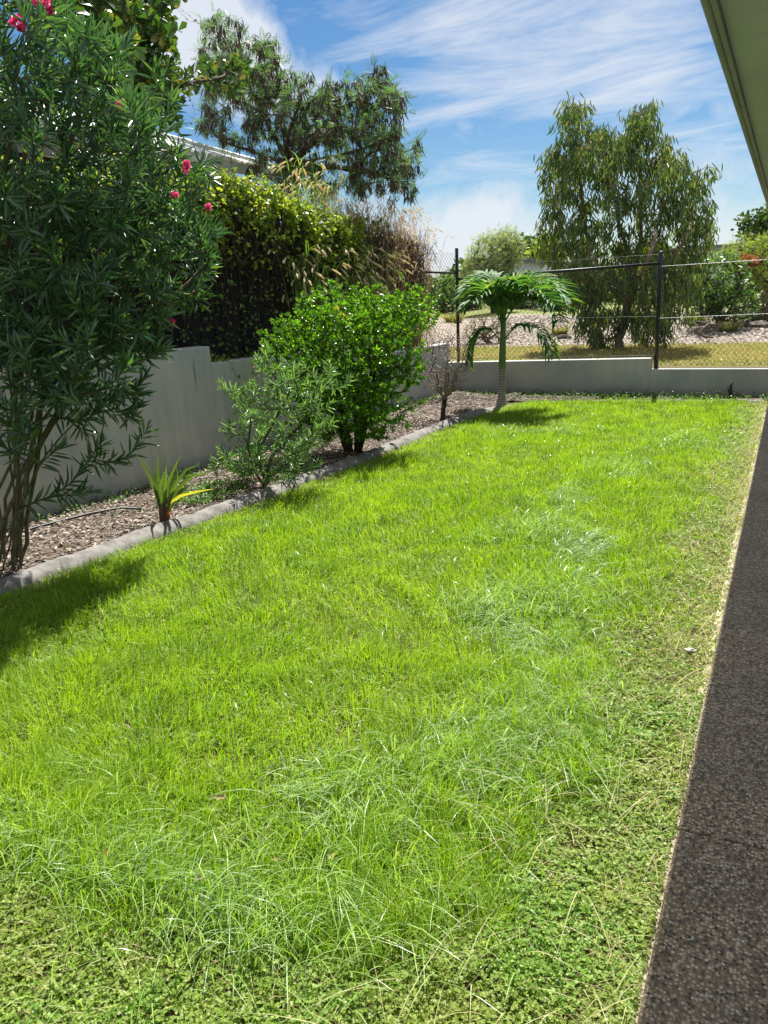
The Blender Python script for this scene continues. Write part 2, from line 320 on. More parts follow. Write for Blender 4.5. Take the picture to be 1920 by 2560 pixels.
def tube(g, P, r, sides=6, cap=False):
    P = np.asarray(P, float); n = len(P)
    if n < 2: return
    r = np.broadcast_to(np.asarray(r, float), (n,)) if np.ndim(r) < 2 else r
    T = np.gradient(P, axis=0); T, X, Y = frames(T)
    # keep frames from flipping
    for i in range(1, n):
        X[i] = X[i-1]-T[i]*X[i-1].dot(T[i]); X[i] /= max(np.linalg.norm(X[i]), 1e-9); Y[i] = np.cross(T[i], X[i])
    a = np.linspace(0, 2*np.pi, sides, endpoint=False)
    V = P[:, None]+r[:, None, None]*(np.cos(a)[None, :, None]*X[:, None]+np.sin(a)[None, :, None]*Y[:, None])
    i = np.arange(n-1)[:, None]*sides; j = np.arange(sides)[None]; j2 = (j+1) % sides
    Fq = np.stack([i+j, i+j2, i+sides+j2, i+sides+j], -1).reshape(-1, 4)
    V = V.reshape(-1, 3)
    if cap:
        V = np.vstack([V, P[0], P[-1]]); k = n*sides; b = (n-1)*sides
        jj = np.arange(sides); Ft = np.vstack([np.stack([np.full(sides, k), (jj+1) % sides, jj], -1), np.stack([np.full(sides, k+1), b+jj, b+(jj+1) % sides], -1)])
        g.addm(V, [Fq, Ft])
    else: g.add(V, Fq)
# many straight thin bars at once
def bars(g, A, B, r, sides=3):
    A = np.asarray(A, float); B = np.asarray(B, float); n = len(A)
    T, X, Y = frames(B-A); a = np.linspace(0, 2*np.pi, sides, endpoint=False)
    ring = r*(np.cos(a)[None, :, None]*X[:, None]+np.sin(a)[None, :, None]*Y[:, None])
    V = np.concatenate([A[:, None]+ring, B[:, None]+ring], 1).reshape(-1, 3)
    j = np.arange(sides); q = np.stack([j, (j+1) % sides, sides+(j+1) % sides, sides+j], -1)
    Fq = (np.arange(n)[:, None, None]*2*sides+q[None]).reshape(-1, 4); g.add(V, Fq)
# many curved thin stems at once: P (N,k,3)
def strands(g, P, r0, r1, sides=3):
    N_, k, _ = P.shape; T = np.gradient(P, axis=1); T, X, Y = frames(T)
    a = np.linspace(0, 2*np.pi, sides, endpoint=False); rr = np.linspace(0, 1, k)[None, :]*(np.reshape(r1, (-1, 1))-np.reshape(r0, (-1, 1)))+np.reshape(r0, (-1, 1))
    rr = np.broadcast_to(rr, (N_, k))[:, :, None, None]
    V = P[:, :, None]+rr*(np.cos(a)[None, None, :, None]*X[:, :, None]+np.sin(a)[None, None, :, None]*Y[:, :, None])
    i = np.arange(k-1)[:, None]*sides; j = np.arange(sides)[None]
    q = np.stack([i+j, i+(j+1) % sides, i+sides+(j+1) % sides, i+sides+j], -1).reshape(-1, 4)
    Fq = (np.arange(N_)[:, None, None]*k*sides+q[None]).reshape(-1, 4); g.add(V.reshape(-1, 3), Fq)
# leaf templates: x across (-.5..+.5), y along 0..1, z out
LANCE = (np.array([[0, 0, 0], [-.42, .3, .06], [0, .3, -.02], [.42, .3, .06], [-.45, .62, .03], [0, .62, -.05], [.45, .62, .03], [0, 1, -.05]]),
         [np.array([[0, 2, 1], [0, 3, 2], [4, 5, 7], [5, 6, 7]]), np.array([[1, 2, 5, 4], [2, 3, 6, 5]])])
OVAL = (np.array([[0, 0, 0], [-.38, .25, .08], [0, .3, 0], [.38, .25, .08], [-.5, .62, .05], [0, .62, -.03], [.5, .62, .05], [0, 1, -.10]]),
        [np.array([[0, 2, 1], [0, 3, 2], [4, 5, 7], [5, 6, 7]]), np.array([[1, 2, 5, 4], [2, 3, 6, 5]])])
HEART = (np.array([[0, .08, 0], [-.45, 0, .05], [-.5, .4, .08], [0, .45, -.02], [.45, 0, .05], [.5, .4, .08], [0, 1, -.12]]),
         [np.array([[2, 3, 6], [3, 5, 6]]), np.array([[0, 3, 2, 1], [0, 4, 5, 3]])])
OBOV = (np.array([[0, 0, 0], [-.2, .3, .05], [0, .3, 0], [.2, .3, .05], [-.5, .75, .04], [0, .72, -.04], [.5, .75, .04], [0, 1, -.09]]),
        [np.array([[0, 2, 1], [0, 3, 2], [4, 5, 7], [5, 6, 7]]), np.array([[1, 2, 5, 4], [2, 3, 6, 5]])])
DIAM = (np.array([[0, 0, 0], [-.5, .45, .03], [0, 1, -.06], [.5, .45, .03]]), [np.array([[0, 3, 2, 1]])])
CURL = (np.array([[0, 0, 0], [-.5, .35, .06], [.5, .35, .06], [-.4, .7, .02], [.4, .7, .02], [0, 1, -.12]]), [np.array([[0, 2, 1], [3, 4, 5]]), np.array([[1, 2, 4, 3]])])
def pinnate(n=7, droop=.25):
    V = []; Fq = []
    for i in range(n):
        t = (i+1)/n; y = t; z = -droop*t*t; w = .5*math.sin(math.pi*min(.95, .15+.8*t))**.7
        for s in (-1, 1):
            b = len(V); L = w; h = .5/n*.8
            V += [(0, y-h, z), (s*L*.5, y-h*.5+.04, z-.04*L), (s*L, y+.10, z-.10*L), (s*L*.5, y+h+.05, z-.04*L)]
            Fq.append([b, b+1, b+2, b+3] if s > 0 else [b, b+3, b+2, b+1])
    return (np.array(V), [np.array(Fq)])
PINN = pinnate()
def inst(g, tpl, pos, d, nh, L, Wd):
    TV, TF = tpl; pos = np.asarray(pos, float); n = len(pos)
    if n == 0: return
    d = d/np.maximum(np.linalg.norm(d, axis=1, keepdims=True), 1e-9)
    x = np.cross(d, nh); x /= np.maximum(np.linalg.norm(x, axis=1, keepdims=True), 1e-9); z = np.cross(x, d)
    L = np.broadcast_to(L, (n,)); Wd = np.broadcast_to(Wd, (n,))
    V = pos[:, None]+TV[None, :, 0, None]*(Wd[:, None, None])*x[:, None]+TV[None, :, 1, None]*L[:, None, None]*d[:, None]+TV[None, :, 2, None]*L[:, None, None]*z[:, None]
    k = len(TV); g.addm(V.reshape(-1, 3), [(np.arange(n)[:, None, None]*k+f[None]).reshape(-1, f.shape[1]) for f in TF])
def rdir(n, up=0.):
    v = rng.normal(size=(n, 3)); v /= np.linalg.norm(v, axis=1, keepdims=True); v[:, 2] += up
    return v/np.linalg.norm(v, axis=1, keepdims=True)

# ------------------------------------------------------------------ woody growth
class Plant:
    def __init__(s, base): s.P = [np.array(base, float)]; s.par = [-1]; s.tips = []; s.w = [0.]
    def limb(s, pts, start=None):
        """polyline of a main limb; start = node index to leave from"""
        idx = 0 if start is None else start; prev = s.P[idx]
        pts = [prev]+[np.array(p, float) for p in pts]; out = []
        # catmull-ish resample
        for a in range(len(pts)-1):
            p0 = pts[max(a-1, 0)]; p1 = pts[a]; p2 = pts[a+1]; p3 = pts[min(a+2, len(pts)-1)]
            n = max(2, int(np.linalg.norm(p2-p1)/.12))
            for t in np.linspace(0, 1, n+1)[1:]:
                q = .5*((2*p1)+(-p0+p2)*t+(2*p0-5*p1+4*p2-p3)*t*t+(-p0+3*p1-3*p2+p3)*t**3)
                q = q+rng.normal(size=3)*.008
                s.P.append(q); s.par.append(idx); s.w.append(0.); idx = len(s.P)-1; out.append(idx)
        s.tips.append(([out[0]] if len(out) else [])+out[1:]); s.main = getattr(s, 'main', [])+[len(s.tips)-1]
        return out
    def grow(s, targets, step=.1, wob=.02, below=.6, endup=0., endout=None, gravity=0., maxn=14):
        T = np.asarray(targets, float); C = np.array(s.P)
        o = np.argsort([np.min(np.linalg.norm(C-t, axis=1)) for t in T])
        PA = np.zeros((len(C)+len(T)*maxn+10, 3)); n = len(C); PA[:n] = C
        for ti in o:
            t = T[ti]; dv = PA[:n]-t; d = np.linalg.norm(dv, axis=1)+below*np.maximum(dv[:, 2], 0)*2
            q = int(np.argmin(d)); a = PA[q]; L = np.linalg.norm(t-a)
            if L < 1e-3: continue
            pd = (a-PA[s.par[q]]) if s.par[q] >= 0 else np.array([0, 0, 1.]); pd = pd/max(np.linalg.norm(pd), 1e-6)
            ed = np.array([0, 0, endup])
            if endout is not None: e2 = t-endout; ed = ed+.8*e2/max(np.linalg.norm(e2), 1e-6)
            c1 = a+pd*L*.3; c2 = t-ed*L*.35 if endup or endout is not None else t-(t-a)*.35
            k = int(min(maxn, max(2, round(L/step)))); idx = q; ch = []
            for u in np.linspace(0, 1, k+1)[1:]:
                p = (1-u)**3*a+3*(1-u)**2*u*c1+3*(1-u)*u*u*c2+u**3*t + rng.normal(size=3)*wob*step*2*(u < 1)
                p[2] -= gravity*u*u*L
                s.P.append(p); s.par.append(idx); s.w.append(0); idx = len(s.P)-1; PA[n] = p; n += 1; ch.append(idx)
            s.tips.append(ch)
    def wood(s, g, rtip=.0025, power=.45, rmax=.2, minr=0.):
        P = np.array(s.P); par = np.array(s.par); cnt = np.zeros(len(P))
        for ch in s.tips: cnt[ch[-1]] += 1
        for i in range(len(P)-1, 0, -1): cnt[par[i]] += cnt[i]
        r = np.minimum(rtip*np.maximum(cnt, 1)**power, rmax)
        for ch in s.tips:
            idx = [par[ch[0]]]+list(ch); rr = r[idx].copy(); rr[0] = min(rr[0], rr[1]*1.5)
            if ch[-1] and cnt[ch[-1]] <= 1: rr[-1] *= .5
            tube(g, P[idx], rr, 8 if rr.max() > .03 else (5 if rr.max() > .012 else 3))
        s.r = r
    def along(s, last, per, skipmain=True):
        """sample points + tangents on the outer part of each twig"""
        P = np.array(s.P); pos = []; tan = []; tt = []
        for k, ch in enumerate(s.tips):
            if skipmain and k in getattr(s, 'main', []): continue
            Q = P[[s.par[ch[0]]]+list(ch)]; seg = np.linalg.norm(np.diff(Q, axis=0), axis=1); c = np.concatenate([[0], np.cumsum(seg)]); Lt = c[-1]
            ln = min(last, Lt); n = max(1, int(round(per*ln))) if per > 0 else 1
            sx = Lt-ln+(np.arange(n)+1)/n*ln
            pos.append(np.stack([np.interp(sx, c, Q[:, i]) for i in range(3)], 1))
            e = np.maximum(sx-.05, 0); b = np.stack([np.interp(e, c, Q[:, i]) for i in range(3)], 1)
            tn = pos[-1]-b; tan.append(tn/np.maximum(np.linalg.norm(tn, axis=1, keepdims=True), 1e-6)); tt.append(1-(Lt-sx)/max(ln, 1e-6))
        return np.concatenate(pos), np.concatenate(tan), np.concatenate(tt)
def cloud(c, r, n, clumps=0, cr=.3, shell=.35):
    """points in an ellipsoid; with clumps they gather round sub-centres so gaps stay open"""
    c = np.array(c, float); r = np.broadcast_to(np.array(r, float), (3,))
    def ell(m):
        v = rdir(m); return v*(shell+(1-shell)*rng.random((m, 1)))**(1/2.2)
    if clumps:
        cc = ell(clumps)*.85; k = rng.integers(0, clumps, n); return c+(cc[k]+rng.normal(size=(n, 3))*cr*.75)*r
    return c+ell(n)*r

# ------------------------------------------------------------------ ground
def hgt(x, y):
    """terrain height outside the walled yard"""
    x = np.asarray(x, float); y = np.asarray(y, float)
    side = 1.02-.022*np.clip(y-7, -6, 7)*1.0
    back = .50-.05*np.clip((x+2.4)*1.5, 0, 1)*np.clip(15.5-y, 0, 1) + .42*np.clip((y-18.2)/5.5, 0, 1)**1.3+.25*np.clip((y-24)/10, 0, 1)
    back = back+.05*np.sin(x*1.7+y*.8)*np.clip((y-18)/3, 0, 1)
    m = np.clip((y-12.2)/2.2, 0, 1)
    h = np.where(x < -5.3, side*(1-m)+back*m, back)
    return h
def grid_terrain():
    xs = np.unique(np.concatenate([np.linspace(-400, -30, 12), np.linspace(-30, -5.45, 40), [-5.45], np.linspace(-5.45, 1.5, 26), np.linspace(1.5, 20, 24), np.linspace(20, 400, 12)]))
    ys = np.unique(np.concatenate([np.linspace(-30, -2, 6), np.linspace(-2, 13.5, 30), np.linspace(13.5, 32, 56), np.linspace(32, 70, 20), np.linspace(70, 900, 14)]))
    X, Y = np.meshgrid(xs, ys, indexing='ij'); Z = hgt(X, Y)
    V = np.stack([X, Y, Z], -1).reshape(-1, 3); ny = len(ys)
    i, j = np.meshgrid(np.arange(len(xs)-1), np.arange(ny-1), indexing='ij')
    xm = (xs[:-1]+xs[1:])/2; ym = (ys[:-1]+ys[1:])/2
    keep = ~((xm[i] > -5.45) & (ym[j] < 13.5))
    i = i[keep]; j = j[keep]; a = i*ny+j
    g = G(); g.add(V, np.stack([a, a+ny, a+ny+1, a+1], -1)); return g
tag(grid_terrain().build('ground', MT['terrain']), 'dry grass and pale mulch ground of the park beyond the walls', kind='structure')
g = G(); g.add([(-5.4, -3, -.01), (30, -3, -.01), (30, 13.4, -.01), (-5.4, 13.4, -.01)], [[0, 1, 2, 3]])
tag(g.build('yard_soil', MT['soil']), 'soil under the lawn', kind='structure')
# garden bed, slightly mounded
def sheet(x0, x1, y0, y1, nx, ny, zf):
    xs = np.linspace(x0, x1, nx); ys = np.linspace(y0, y1, ny); X, Y = np.meshgrid(xs, ys, indexing='ij')
    V = np.stack([X, Y, zf(X, Y)], -1).reshape(-1, 3); i, j = np.meshgrid(np.arange(nx-1), np.arange(ny-1), indexing='ij'); a = (i*ny+j).ravel()
    g = G(); g.add(V, np.stack([a, a+ny, a+ny+1, a+1], -1)); return g
bedz = lambda X, Y: .03+.02*np.sin(X*5+Y*3)+.02*np.sin(Y*2.1)
bed_ = sheet(-5.31, -4.02, -1, 13.36, 20, 160, bedz)
for v in bed_.V: v[:, 0] = -5.31+(v[:, 0]+5.31)/1.29*(np.interp(v[:, 1], [-1.2, 2, 3.1, 3.62, 4.3, 5.2, 6, 6.9, 8, 11, 12, 13.4], [-4.2, -4.18, -4.16, -4.13, -4.10, -4.02, -3.99, -3.94, -3.92, -3.9, -3.9, -3.9])+5.31)
tag(bed_.build('garden_bed', MT['mulchbed']), 'bark mulch garden bed along the left wall', kind='structure')
tag(sheet(-4.02, -.2, 12.45, 13.36, 60, 12, lambda X, Y: .012+.015*np.sin(X*4+Y*5)*np.clip((Y-12.6)/.3, 0, 1)).build('back_bed', MT['mulchbed']), 'bark mulch strip along the back wall', kind='structure')
# chips: loose bark and dead leaves
def chips(n, x0, x1, y0, y1, zf, s=(.02, .055)):
    x = rng.uniform(x0, x1, n); y = rng.uniform(y0, y1, n); p = np.stack([x, y, zf(x, y)+rng.uniform(.003, .022, n)], 1)
    a = rng.uniform(0, 2*np.pi, n); d = np.stack([np.cos(a), np.sin(a), rng.normal(0, .22, n)], 1)
    nh = np.stack([rng.normal(0, .35, n), rng.normal(0, .35, n), np.ones(n)], 1); L = rng.uniform(*s, n)
    return p, d, nh, L
g = G()
p, d, nh, L = chips(26000, -5.28, -3.85, 2.5, 13.3, bedz); k = p[:, 0] < np.interp(p[:, 1], [-1.2, 2, 3.1, 3.62, 4.3, 5.2, 6, 6.9, 8, 11, 12, 13.4], [-4.28, -4.26, -4.24, -4.21, -4.18, -4.1, -4.07, -4.02, -4.0, -3.96, -3.8, -3.8]); p, d, nh, L = p[k], d[k], nh[k], L[k]; inst(g, CURL, p, d, nh, L, L*rng.uniform(.22, .5, len(L)))
p, d, nh, L = chips(2500, -4.05, -2.6, 12.35, 13.3, lambda x, y: .02+0*x); inst(g, CURL, p, d, nh, L, L*rng.uniform(.22, .5, len(L)))
tag(g.build('bark_chips', MT['chips'], smooth=False), 'loose bark chips and dead leaves on the garden bed', kind='stuff')

# path: aggregate slabs with joints
g = G(); jy = [-2.3, 0.0, 2.3, 4.59, 6.98, 9.27, 11.56, 13.3]
for a, b in zip(jy[:-1], jy[1:]): box(g, -.19, .95, a+.004, b-.004, -.08, .022)
o = g.build('path', MT['path'], smooth=False); bevel(o, .004, 2); tag(o, 'exposed aggregate concrete path beside the house', kind='structure')
g = G(); box(g, -.187, .95, -2.3, 13.3, -.09, .012); tag(g.build('path_joints', MT['joint'], smooth=False), 'dark joints of the path', kind='structure')
g = G(); box(g, -.225, -.192, -2.3, 13.3, -.09, .008); tag(g.build('path_edge', MT['edgestrip'], smooth=False), 'pale strip along the margin of the path', kind='structure')

# retaining walls
g = G()
def wallx(g, x0, x1, y0, y1, z0, z1a, z1b):
    g.add([(x0, y0, z0), (x1, y0, z0), (x1, y1, z0), (x0, y1, z0), (x0, y0, z1a), (x1, y0, z1a), (x1, y1, z1b), (x0, y1, z1b)],
          [[0, 3, 2, 1], [4, 5, 6, 7], [0, 1, 5, 4], [1, 2, 6, 5], [2, 3, 7, 6], [3, 0, 4, 7]])
wallx(g, -5.50, -5.30, -2, 6.85, -.2, 1.255, 1.235)
wallx(g, -5.50, -5.302, 6.85, 10.0, -.2, 1.06, 1.04)
wallx(g, -5.50, -5.30, 10.0, 13.55, -.2, .875, .86)
o = g.build('retaining_wall', MT['wall'], smooth=False); bevel(o, .008, 2)
tag(o, 'long grey rendered retaining wall with stepped top, behind the garden bed on the left', 'wall')
g = G(); wallx(g, -5.298, -1.90, 13.35, 13.55, -.2, .555, .555); wallx(g, -1.90, 4.0, 13.352, 13.548, -.2, .425, .425)
# slight top fall towards the corner
for v in g.V:
    top = v[:, 2] > .5; v[top, 2] = .545+(v[top, 0]+5.1)/3.2*.045
o = g.build('retaining_wall', MT['wall'], smooth=False); bevel(o, .008, 2)
tag(o, 'low rendered retaining wall with one step, across the far end of the lawn', 'wall')

# kerb: swept profile
kl = np.array([(-4.16, -1.2), (-4.14, 2.0), (-4.12, 3.1), (-4.09, 3.62), (-4.06, 4.3), (-3.98, 5.2), (-3.95, 6.0), (-3.90, 6.9), (-3.88, 8.0), (-3.90, 9.2), (-3.89, 10.2), (-3.84, 11.0), (-3.80, 11.55), (-3.68, 11.95), (-3.40, 12.25), (-3.0, 12.40), (-2.2, 12.56), (-1.2, 12.75), (-.4, 12.90), (-.2, 12.92)])
def resamp(P, step):
    c = np.concatenate([[0], np.cumsum(np.linalg.norm(np.diff(P, axis=0), axis=1))]); s = np.arange(0, c[-1], step); return np.stack([np.interp(s, c, P[:, i]) for i in range(P.shape[1])], 1)
kc = resamp(kl, .05)
for _ in range(6): kc[1:-1] = (kc[:-2]+kc[1:-1]*2+kc[2:])/4
def kerb_x(y): return np.interp(y, kc[:, 1], kc[:, 0])
T = np.gradient(kc, axis=0); T /= np.linalg.norm(T, axis=1, keepdims=True); Nn = np.stack([-T[:, 1], T[:, 0]], 1)
prof = np.array([(-.105, -.06), (-.105, .045), (-.095, .068), (-.06, .082), (.0, .078), (.06, .055), (.10, .025), (.115, -.06)])   # bed side -> lawn side
wv = .004*np.sin(np.arange(len(kc))*.35)[:, None]+.003*rng.normal(size=(len(kc), 1))
flat = np.clip((12.0-kc[:, 1])/1.0, .35, 1)[:, None]
off = -prof[:, 0][None]*1.0
V = np.zeros((len(kc), len(prof), 3)); V[..., 0] = kc[:, 0:1]+Nn[:, 0:1]*off*.74; V[..., 1] = kc[:, 1:2]+Nn[:, 1:2]*off*.74; V[..., 2] = prof[:, 1][None]*np.where(prof[:, 1] > 0, flat, 1)+wv
k = len(prof); i = np.arange(len(kc)-1)[:, None]*k; j = np.arange(k-1)[None]
g = G(); g.add(V.reshape(-1, 3), np.stack([i+j, i+j+1, i+k+j+1, i+k+j], -1).reshape(-1, 4))
tag(g.build('garden_kerb', MT['kerb']), 'curving grey concrete garden edging between the lawn and mulch bed', 'kerb')

# ------------------------------------------------------------------ house eave
hs_ = thing('house', (0.95, 0, 0), 'overhanging eave of the house along the path, grey-green soffit in shade', 'house')
g = G()
for a, b in ((-3, 1.5), (1.504, 4.5), (4.504, 7.5), (7.504, 10.5), (10.504, 14.4)): box(g, -.348, .95, a, b, 2.715, 2.73)
g.build('soffit', MT['soffit'], hs_, smooth=False)
g = G(); box(g, -.372, -.35, -3, 14.42, 2.685, 2.87); box(g, -.35, 1.2, 14.402, 14.42, 2.685, 2.87)
o = g.build('fascia', MT['fascia'], hs_, smooth=False)
g = G(); prof = [(-.375, 2.86), (-.375, 2.70), (-.385, 2.692), (-.40, 2.692), (-.412, 2.70), (-.415, 2.80), (-.425, 2.865), (-.418, 2.868), (-.405, 2.80)]
V = [(x, y, z) for y in (-3, 14.45) for x, z in prof]; m = len(prof); g.add(V, [[i, i+1, m+i+1, m+i] for i in range(m-1)])
g.build('gutter', MT['fascia'], hs_)
g = G(); box(g, .95, 1.15, -3, 14.4, -.1, 2.712); g.build('wall', MT['housewall'], hs_, smooth=False)
g = G(); g.add([(-.42, -3, 2.88), (-.42, 14.5, 2.88), (6, 14.5, 5.2), (6, -3, 5.2)], [[0, 3, 2, 1]]); g.build('roof', MT['roofmetal'], hs_, smooth=False)

# ------------------------------------------------------------------ lawn
def tuftiness(x, y):
    v = np.zeros_like(x)
    for tx, ty, r, a in ((-1.05, 4.12, .28, .9), (-1.27, 3.85, .25, .7), (-.78, 3.0, .25, 1.), (-.75, 2.62, .28, 1.), (-.95, 2.3, .3, .9), (-1.44, 5.3, .22, .7), (-1.34, 7.5, .35, .6),
                         (-2.2, 1.55, .3, .8), (-1.95, 1.5, .22, 1.), (-1.6, 1.47, .2, 1.), (-1.25, 1.45, .2, 1.), (-1.27, 2.1, .2, .7), (-1.1, 1.55, .18, .9), (-.82, 1.62, .18, .9), (-1.0, 1.85, .2, .8), (-.9, 6.2, .3, .5), (-1.0, 9.3, .4, .6), (-1.6, 3.0, .2, .4)):
        v = np.maximum(v, a*np.exp(-((x-tx)**2+(y-ty)**2)/r**2))
    return v
def shortness(x, y):
    """1 where the lawn is mown short / clover, 0 in the long grass"""
    wob = .06*np.sin(y*3.1)+.05*np.sin(y*7.7+1)
    sx = np.clip((x-(-.62+wob))/.16, 0, 1); yb = 1.38+.05*np.sin(x*5)+.03*np.sin(x*13)
    sy = np.clip((yb-y)/.08, 0, 1)*(x < -.4)
    corner = np.clip(((x+.75)*.9-(y-1.55)*.75)/.15, 0, 1)*(y < 2.4)
    return np.clip(np.maximum(np.maximum(sx, sy), corner), 0, 1)
def lawn_pts(n, y0, y1):
    y = rng.uniform(y0, y1, n); x = rng.uniform(-4.1, -.2, n); ye = np.interp(x, [-4, -3.7, -3.4, -3, -2.2, -.2], [11, 11.9, 12.2, 12.33, 12.5, 12.85])
    k = (x > kerb_x(np.minimum(y, 11.4))+.09) & (y < ye); 
    # inside visible wedge only, with a margin
    vis = (x > -1.35*y-1.3)
    k &= vis; return x[k], y[k]
def blades(g, x, y, h, w, lean, az, segs, z0=0.):
    n = len(x); s = np.linspace(0, 1, segs+1); P = np.zeros((n, segs+1, 3)); c = np.cos(az); sn = np.sin(az)
    out = lean[:, None]*(s[None]**1.7); upz = (1-.55*np.clip(lean[:, None], 0, 1.2)*s[None]**1.6)*s[None]
    P[..., 0] = x[:, None]+c[:, None]*out*h[:, None]; P[..., 1] = y[:, None]+sn[:, None]*out*h[:, None]; P[..., 2] = np.reshape(z0, (-1, 1))+np.maximum(upz, .0)*h[:, None]
    fa = rng.uniform(0, 2*np.pi, n); fx = np.cos(fa)[:, None]; fy = np.sin(fa)[:, None]
    wd = (w[:, None]*.5)*(1-s[None]**2*.85)
    A = P.copy(); B = P.copy(); A[..., 0] -= fx*wd; A[..., 1] -= fy*wd; B[..., 0] += fx*wd; B[..., 1] += fy*wd
    A = A[:, :-1]; B = B[:, :-1]; tip = P[:, -1:]
    V = np.concatenate([A, B, tip], 1); k = 2*segs+1
    q = np.array([[i, segs+i, segs+i+1, i+1] for i in range(segs-1)]).reshape(-1, 4); t = np.array([[segs-1, 2*segs-1, 2*segs]])
    base = np.arange(n)[:, None, None]*k; g.addm(V.reshape(-1, 3), [(base+q[None]).reshape(-1, 4), (base+t[None]).reshape(-1, 3)])
g = G(); gl = G(); gs = G(); gc = G()
bands = [(.4, 2.0, 15000), (2.0, 3.2, 11000), (3.2, 4.8, 7500), (4.8, 7, 5500), (7, 10, 4200), (10, 13, 3500)]
for y0, y1, dens in bands:
    n = int(3.9*(y1-y0)*dens); x, y = lawn_pts(n, y0, y1); sh = shortness(x, y); tf = tuftiness(x, y)
    thin = .5+.5*np.sin(x*7.3+2.1*np.sin(y*5.7))*np.sin(y*6.1+1.8*np.sin(x*9.1)); k = rng.random(len(x)) > np.maximum(sh*np.clip(.25+.55*(4.2-y)/2, .15, .8), .45*(1-thin)*np.clip((6.5-y)/3, .25, 1)); x, y, sh, tf = x[k], y[k], sh[k], tf[k]
    dist = np.hypot(x, y); ed = np.clip((x-kerb_x(np.minimum(y, 11.4))-.08)/.35, 0, 1)
    pat = .5+.5*np.sin(x*2.3+1.3*np.sin(y*1.1))*np.sin(y*1.7+x)
    h = rng.uniform(.045, .105, len(x))*(1+.35*pat)*(1-.62*sh)*(.6+.4*ed)*(1+.5*tf)
    w = rng.uniform(.0022, .0042, len(x))*(dist/2.4)**.5
    fld = 2.6*np.sin(x*5.1+1.7*np.sin(y*3.3))+2.2*np.sin(y*4.3+1.9*np.sin(x*4.1)); lean = np.abs(rng.normal(.5, .4, len(x)))+.3*sh; az = fld+rng.normal(0, .9, len(x)); h = h*(1+.28*np.sin(x*11+2*np.sin(y*7))*np.sin(y*9+2*np.sin(x*8)))
    blades(g, x, y, h, w, lean, az, 3 if y0 < 4 else 2)
    # straw / cut thatch where mown, near the kerb and mixed thinly elsewhere
    n = int(3.9*(y1-y0)*dens*.35); x, y = lawn_pts(n, y0, y1); sh = shortness(x, y); ed = 1-np.clip((x-kerb_x(np.minimum(y, 11.4))-.08)/.3, 0, 1)
    bare = np.clip((x+.42)/.2, 0, 1)
    k = rng.random(len(x)) < (.085+.08*sh+.55*ed+.8*bare**2*sh); x, y = x[k], y[k]; m = len(x)
    blades(gs, x, y, rng.uniform(.03, .08, m), rng.uniform(.002, .0035, m)*(np.hypot(x, y)/2.4)**.5, rng.uniform(.7, 2.2, m), rng.uniform(0, 2*np.pi, m), 2, rng.uniform(0, .02, m))
    # clover + broad small leaves
    n = int(3.9*(y1-y0)*dens*(2.0 if y0 < 3.2 else .8)); x, y = lawn_pts(n, y0, y1); sh = shortness(x, y)
    pn = .5+.5*np.sin(x*19+2*np.sin(y*11))*np.sin(y*17+2*np.sin(x*13)); k = rng.random(len(x)) < (.12+.88*sh*np.clip((4.2-y)/1.5, .12, 1)*(.35+.65*pn)); x, y = x[k], y[k]; m = len(x); dist = np.hypot(x, y)
    a = rng.uniform(0, 2*np.pi, m); z = rng.uniform(.004, .028, m)+.022*pn[k]*rng.random(m); s = rng.uniform(.005, .0115, m)*(dist/1.8)**.35
    for q in range(3):
        aa = a+q*2.09; d = np.stack([np.cos(aa), np.sin(aa), rng.uniform(-.2, .8, m)], 1); nh = np.stack([rng.normal(0, .5, m), rng.normal(0, .5, m), np.ones(m)], 1)
        inst(gc, DIAM, np.stack([x, y, z], 1), d, nh, s, s*.95)
# long bent blades: in the tufts and scattered thinly
n = 60000; x, y = lawn_pts(n, .9, 12.8); tf = tuftiness(x, y); sh = shortness(x, y)
k = rng.random(len(x)) < (.06*(1-sh)+.11*tf+.01); x, y, tf, sh = x[k], y[k], tf[k], sh[k]; m = len(x)
h = rng.uniform(.09, .2, m)*(.8+.4*tf)*(1-.3*sh); az = rng.normal(-.7, 1.0, m)+np.where(x < -1, np.pi*(rng.random(m) < .35), 0)
blades(gl, x, y, h, rng.uniform(.003, .005, m)*(np.hypot(x, y)/2.2)**.4, rng.uniform(.25, 1.1, m), az, 5)
n = 26000; x = rng.normal(0, 1, n); k0 = rng.integers(0, 16, n)
TU = np.array([(-1.05, 4.12), (-1.27, 3.85), (-.78, 3.0), (-.75, 2.62), (-.95, 2.3), (-1.44, 5.3), (-1.34, 7.5), (-2.1, 1.55), (-1.9, 1.5), (-1.6, 1.47), (-1.25, 1.47), (-1.27, 2.1), (-1.1, 1.55), (-.82, 1.62), (-1.0, 1.85), (-1.0, 9.3)])
n = 3600; k0 = rng.integers(0, 16, n); xy = TU[k0]+rng.normal(size=(n, 2))*.16
h = rng.uniform(.13, .27, n); az = rng.normal(-.8, .8, n)
blades(gl, xy[:, 0], xy[:, 1], h*.9, rng.uniform(.003, .005, n)*(np.hypot(xy[:, 0], xy[:, 1])/2.2)**.4, rng.uniform(.3, 1.2, n), az, 6)
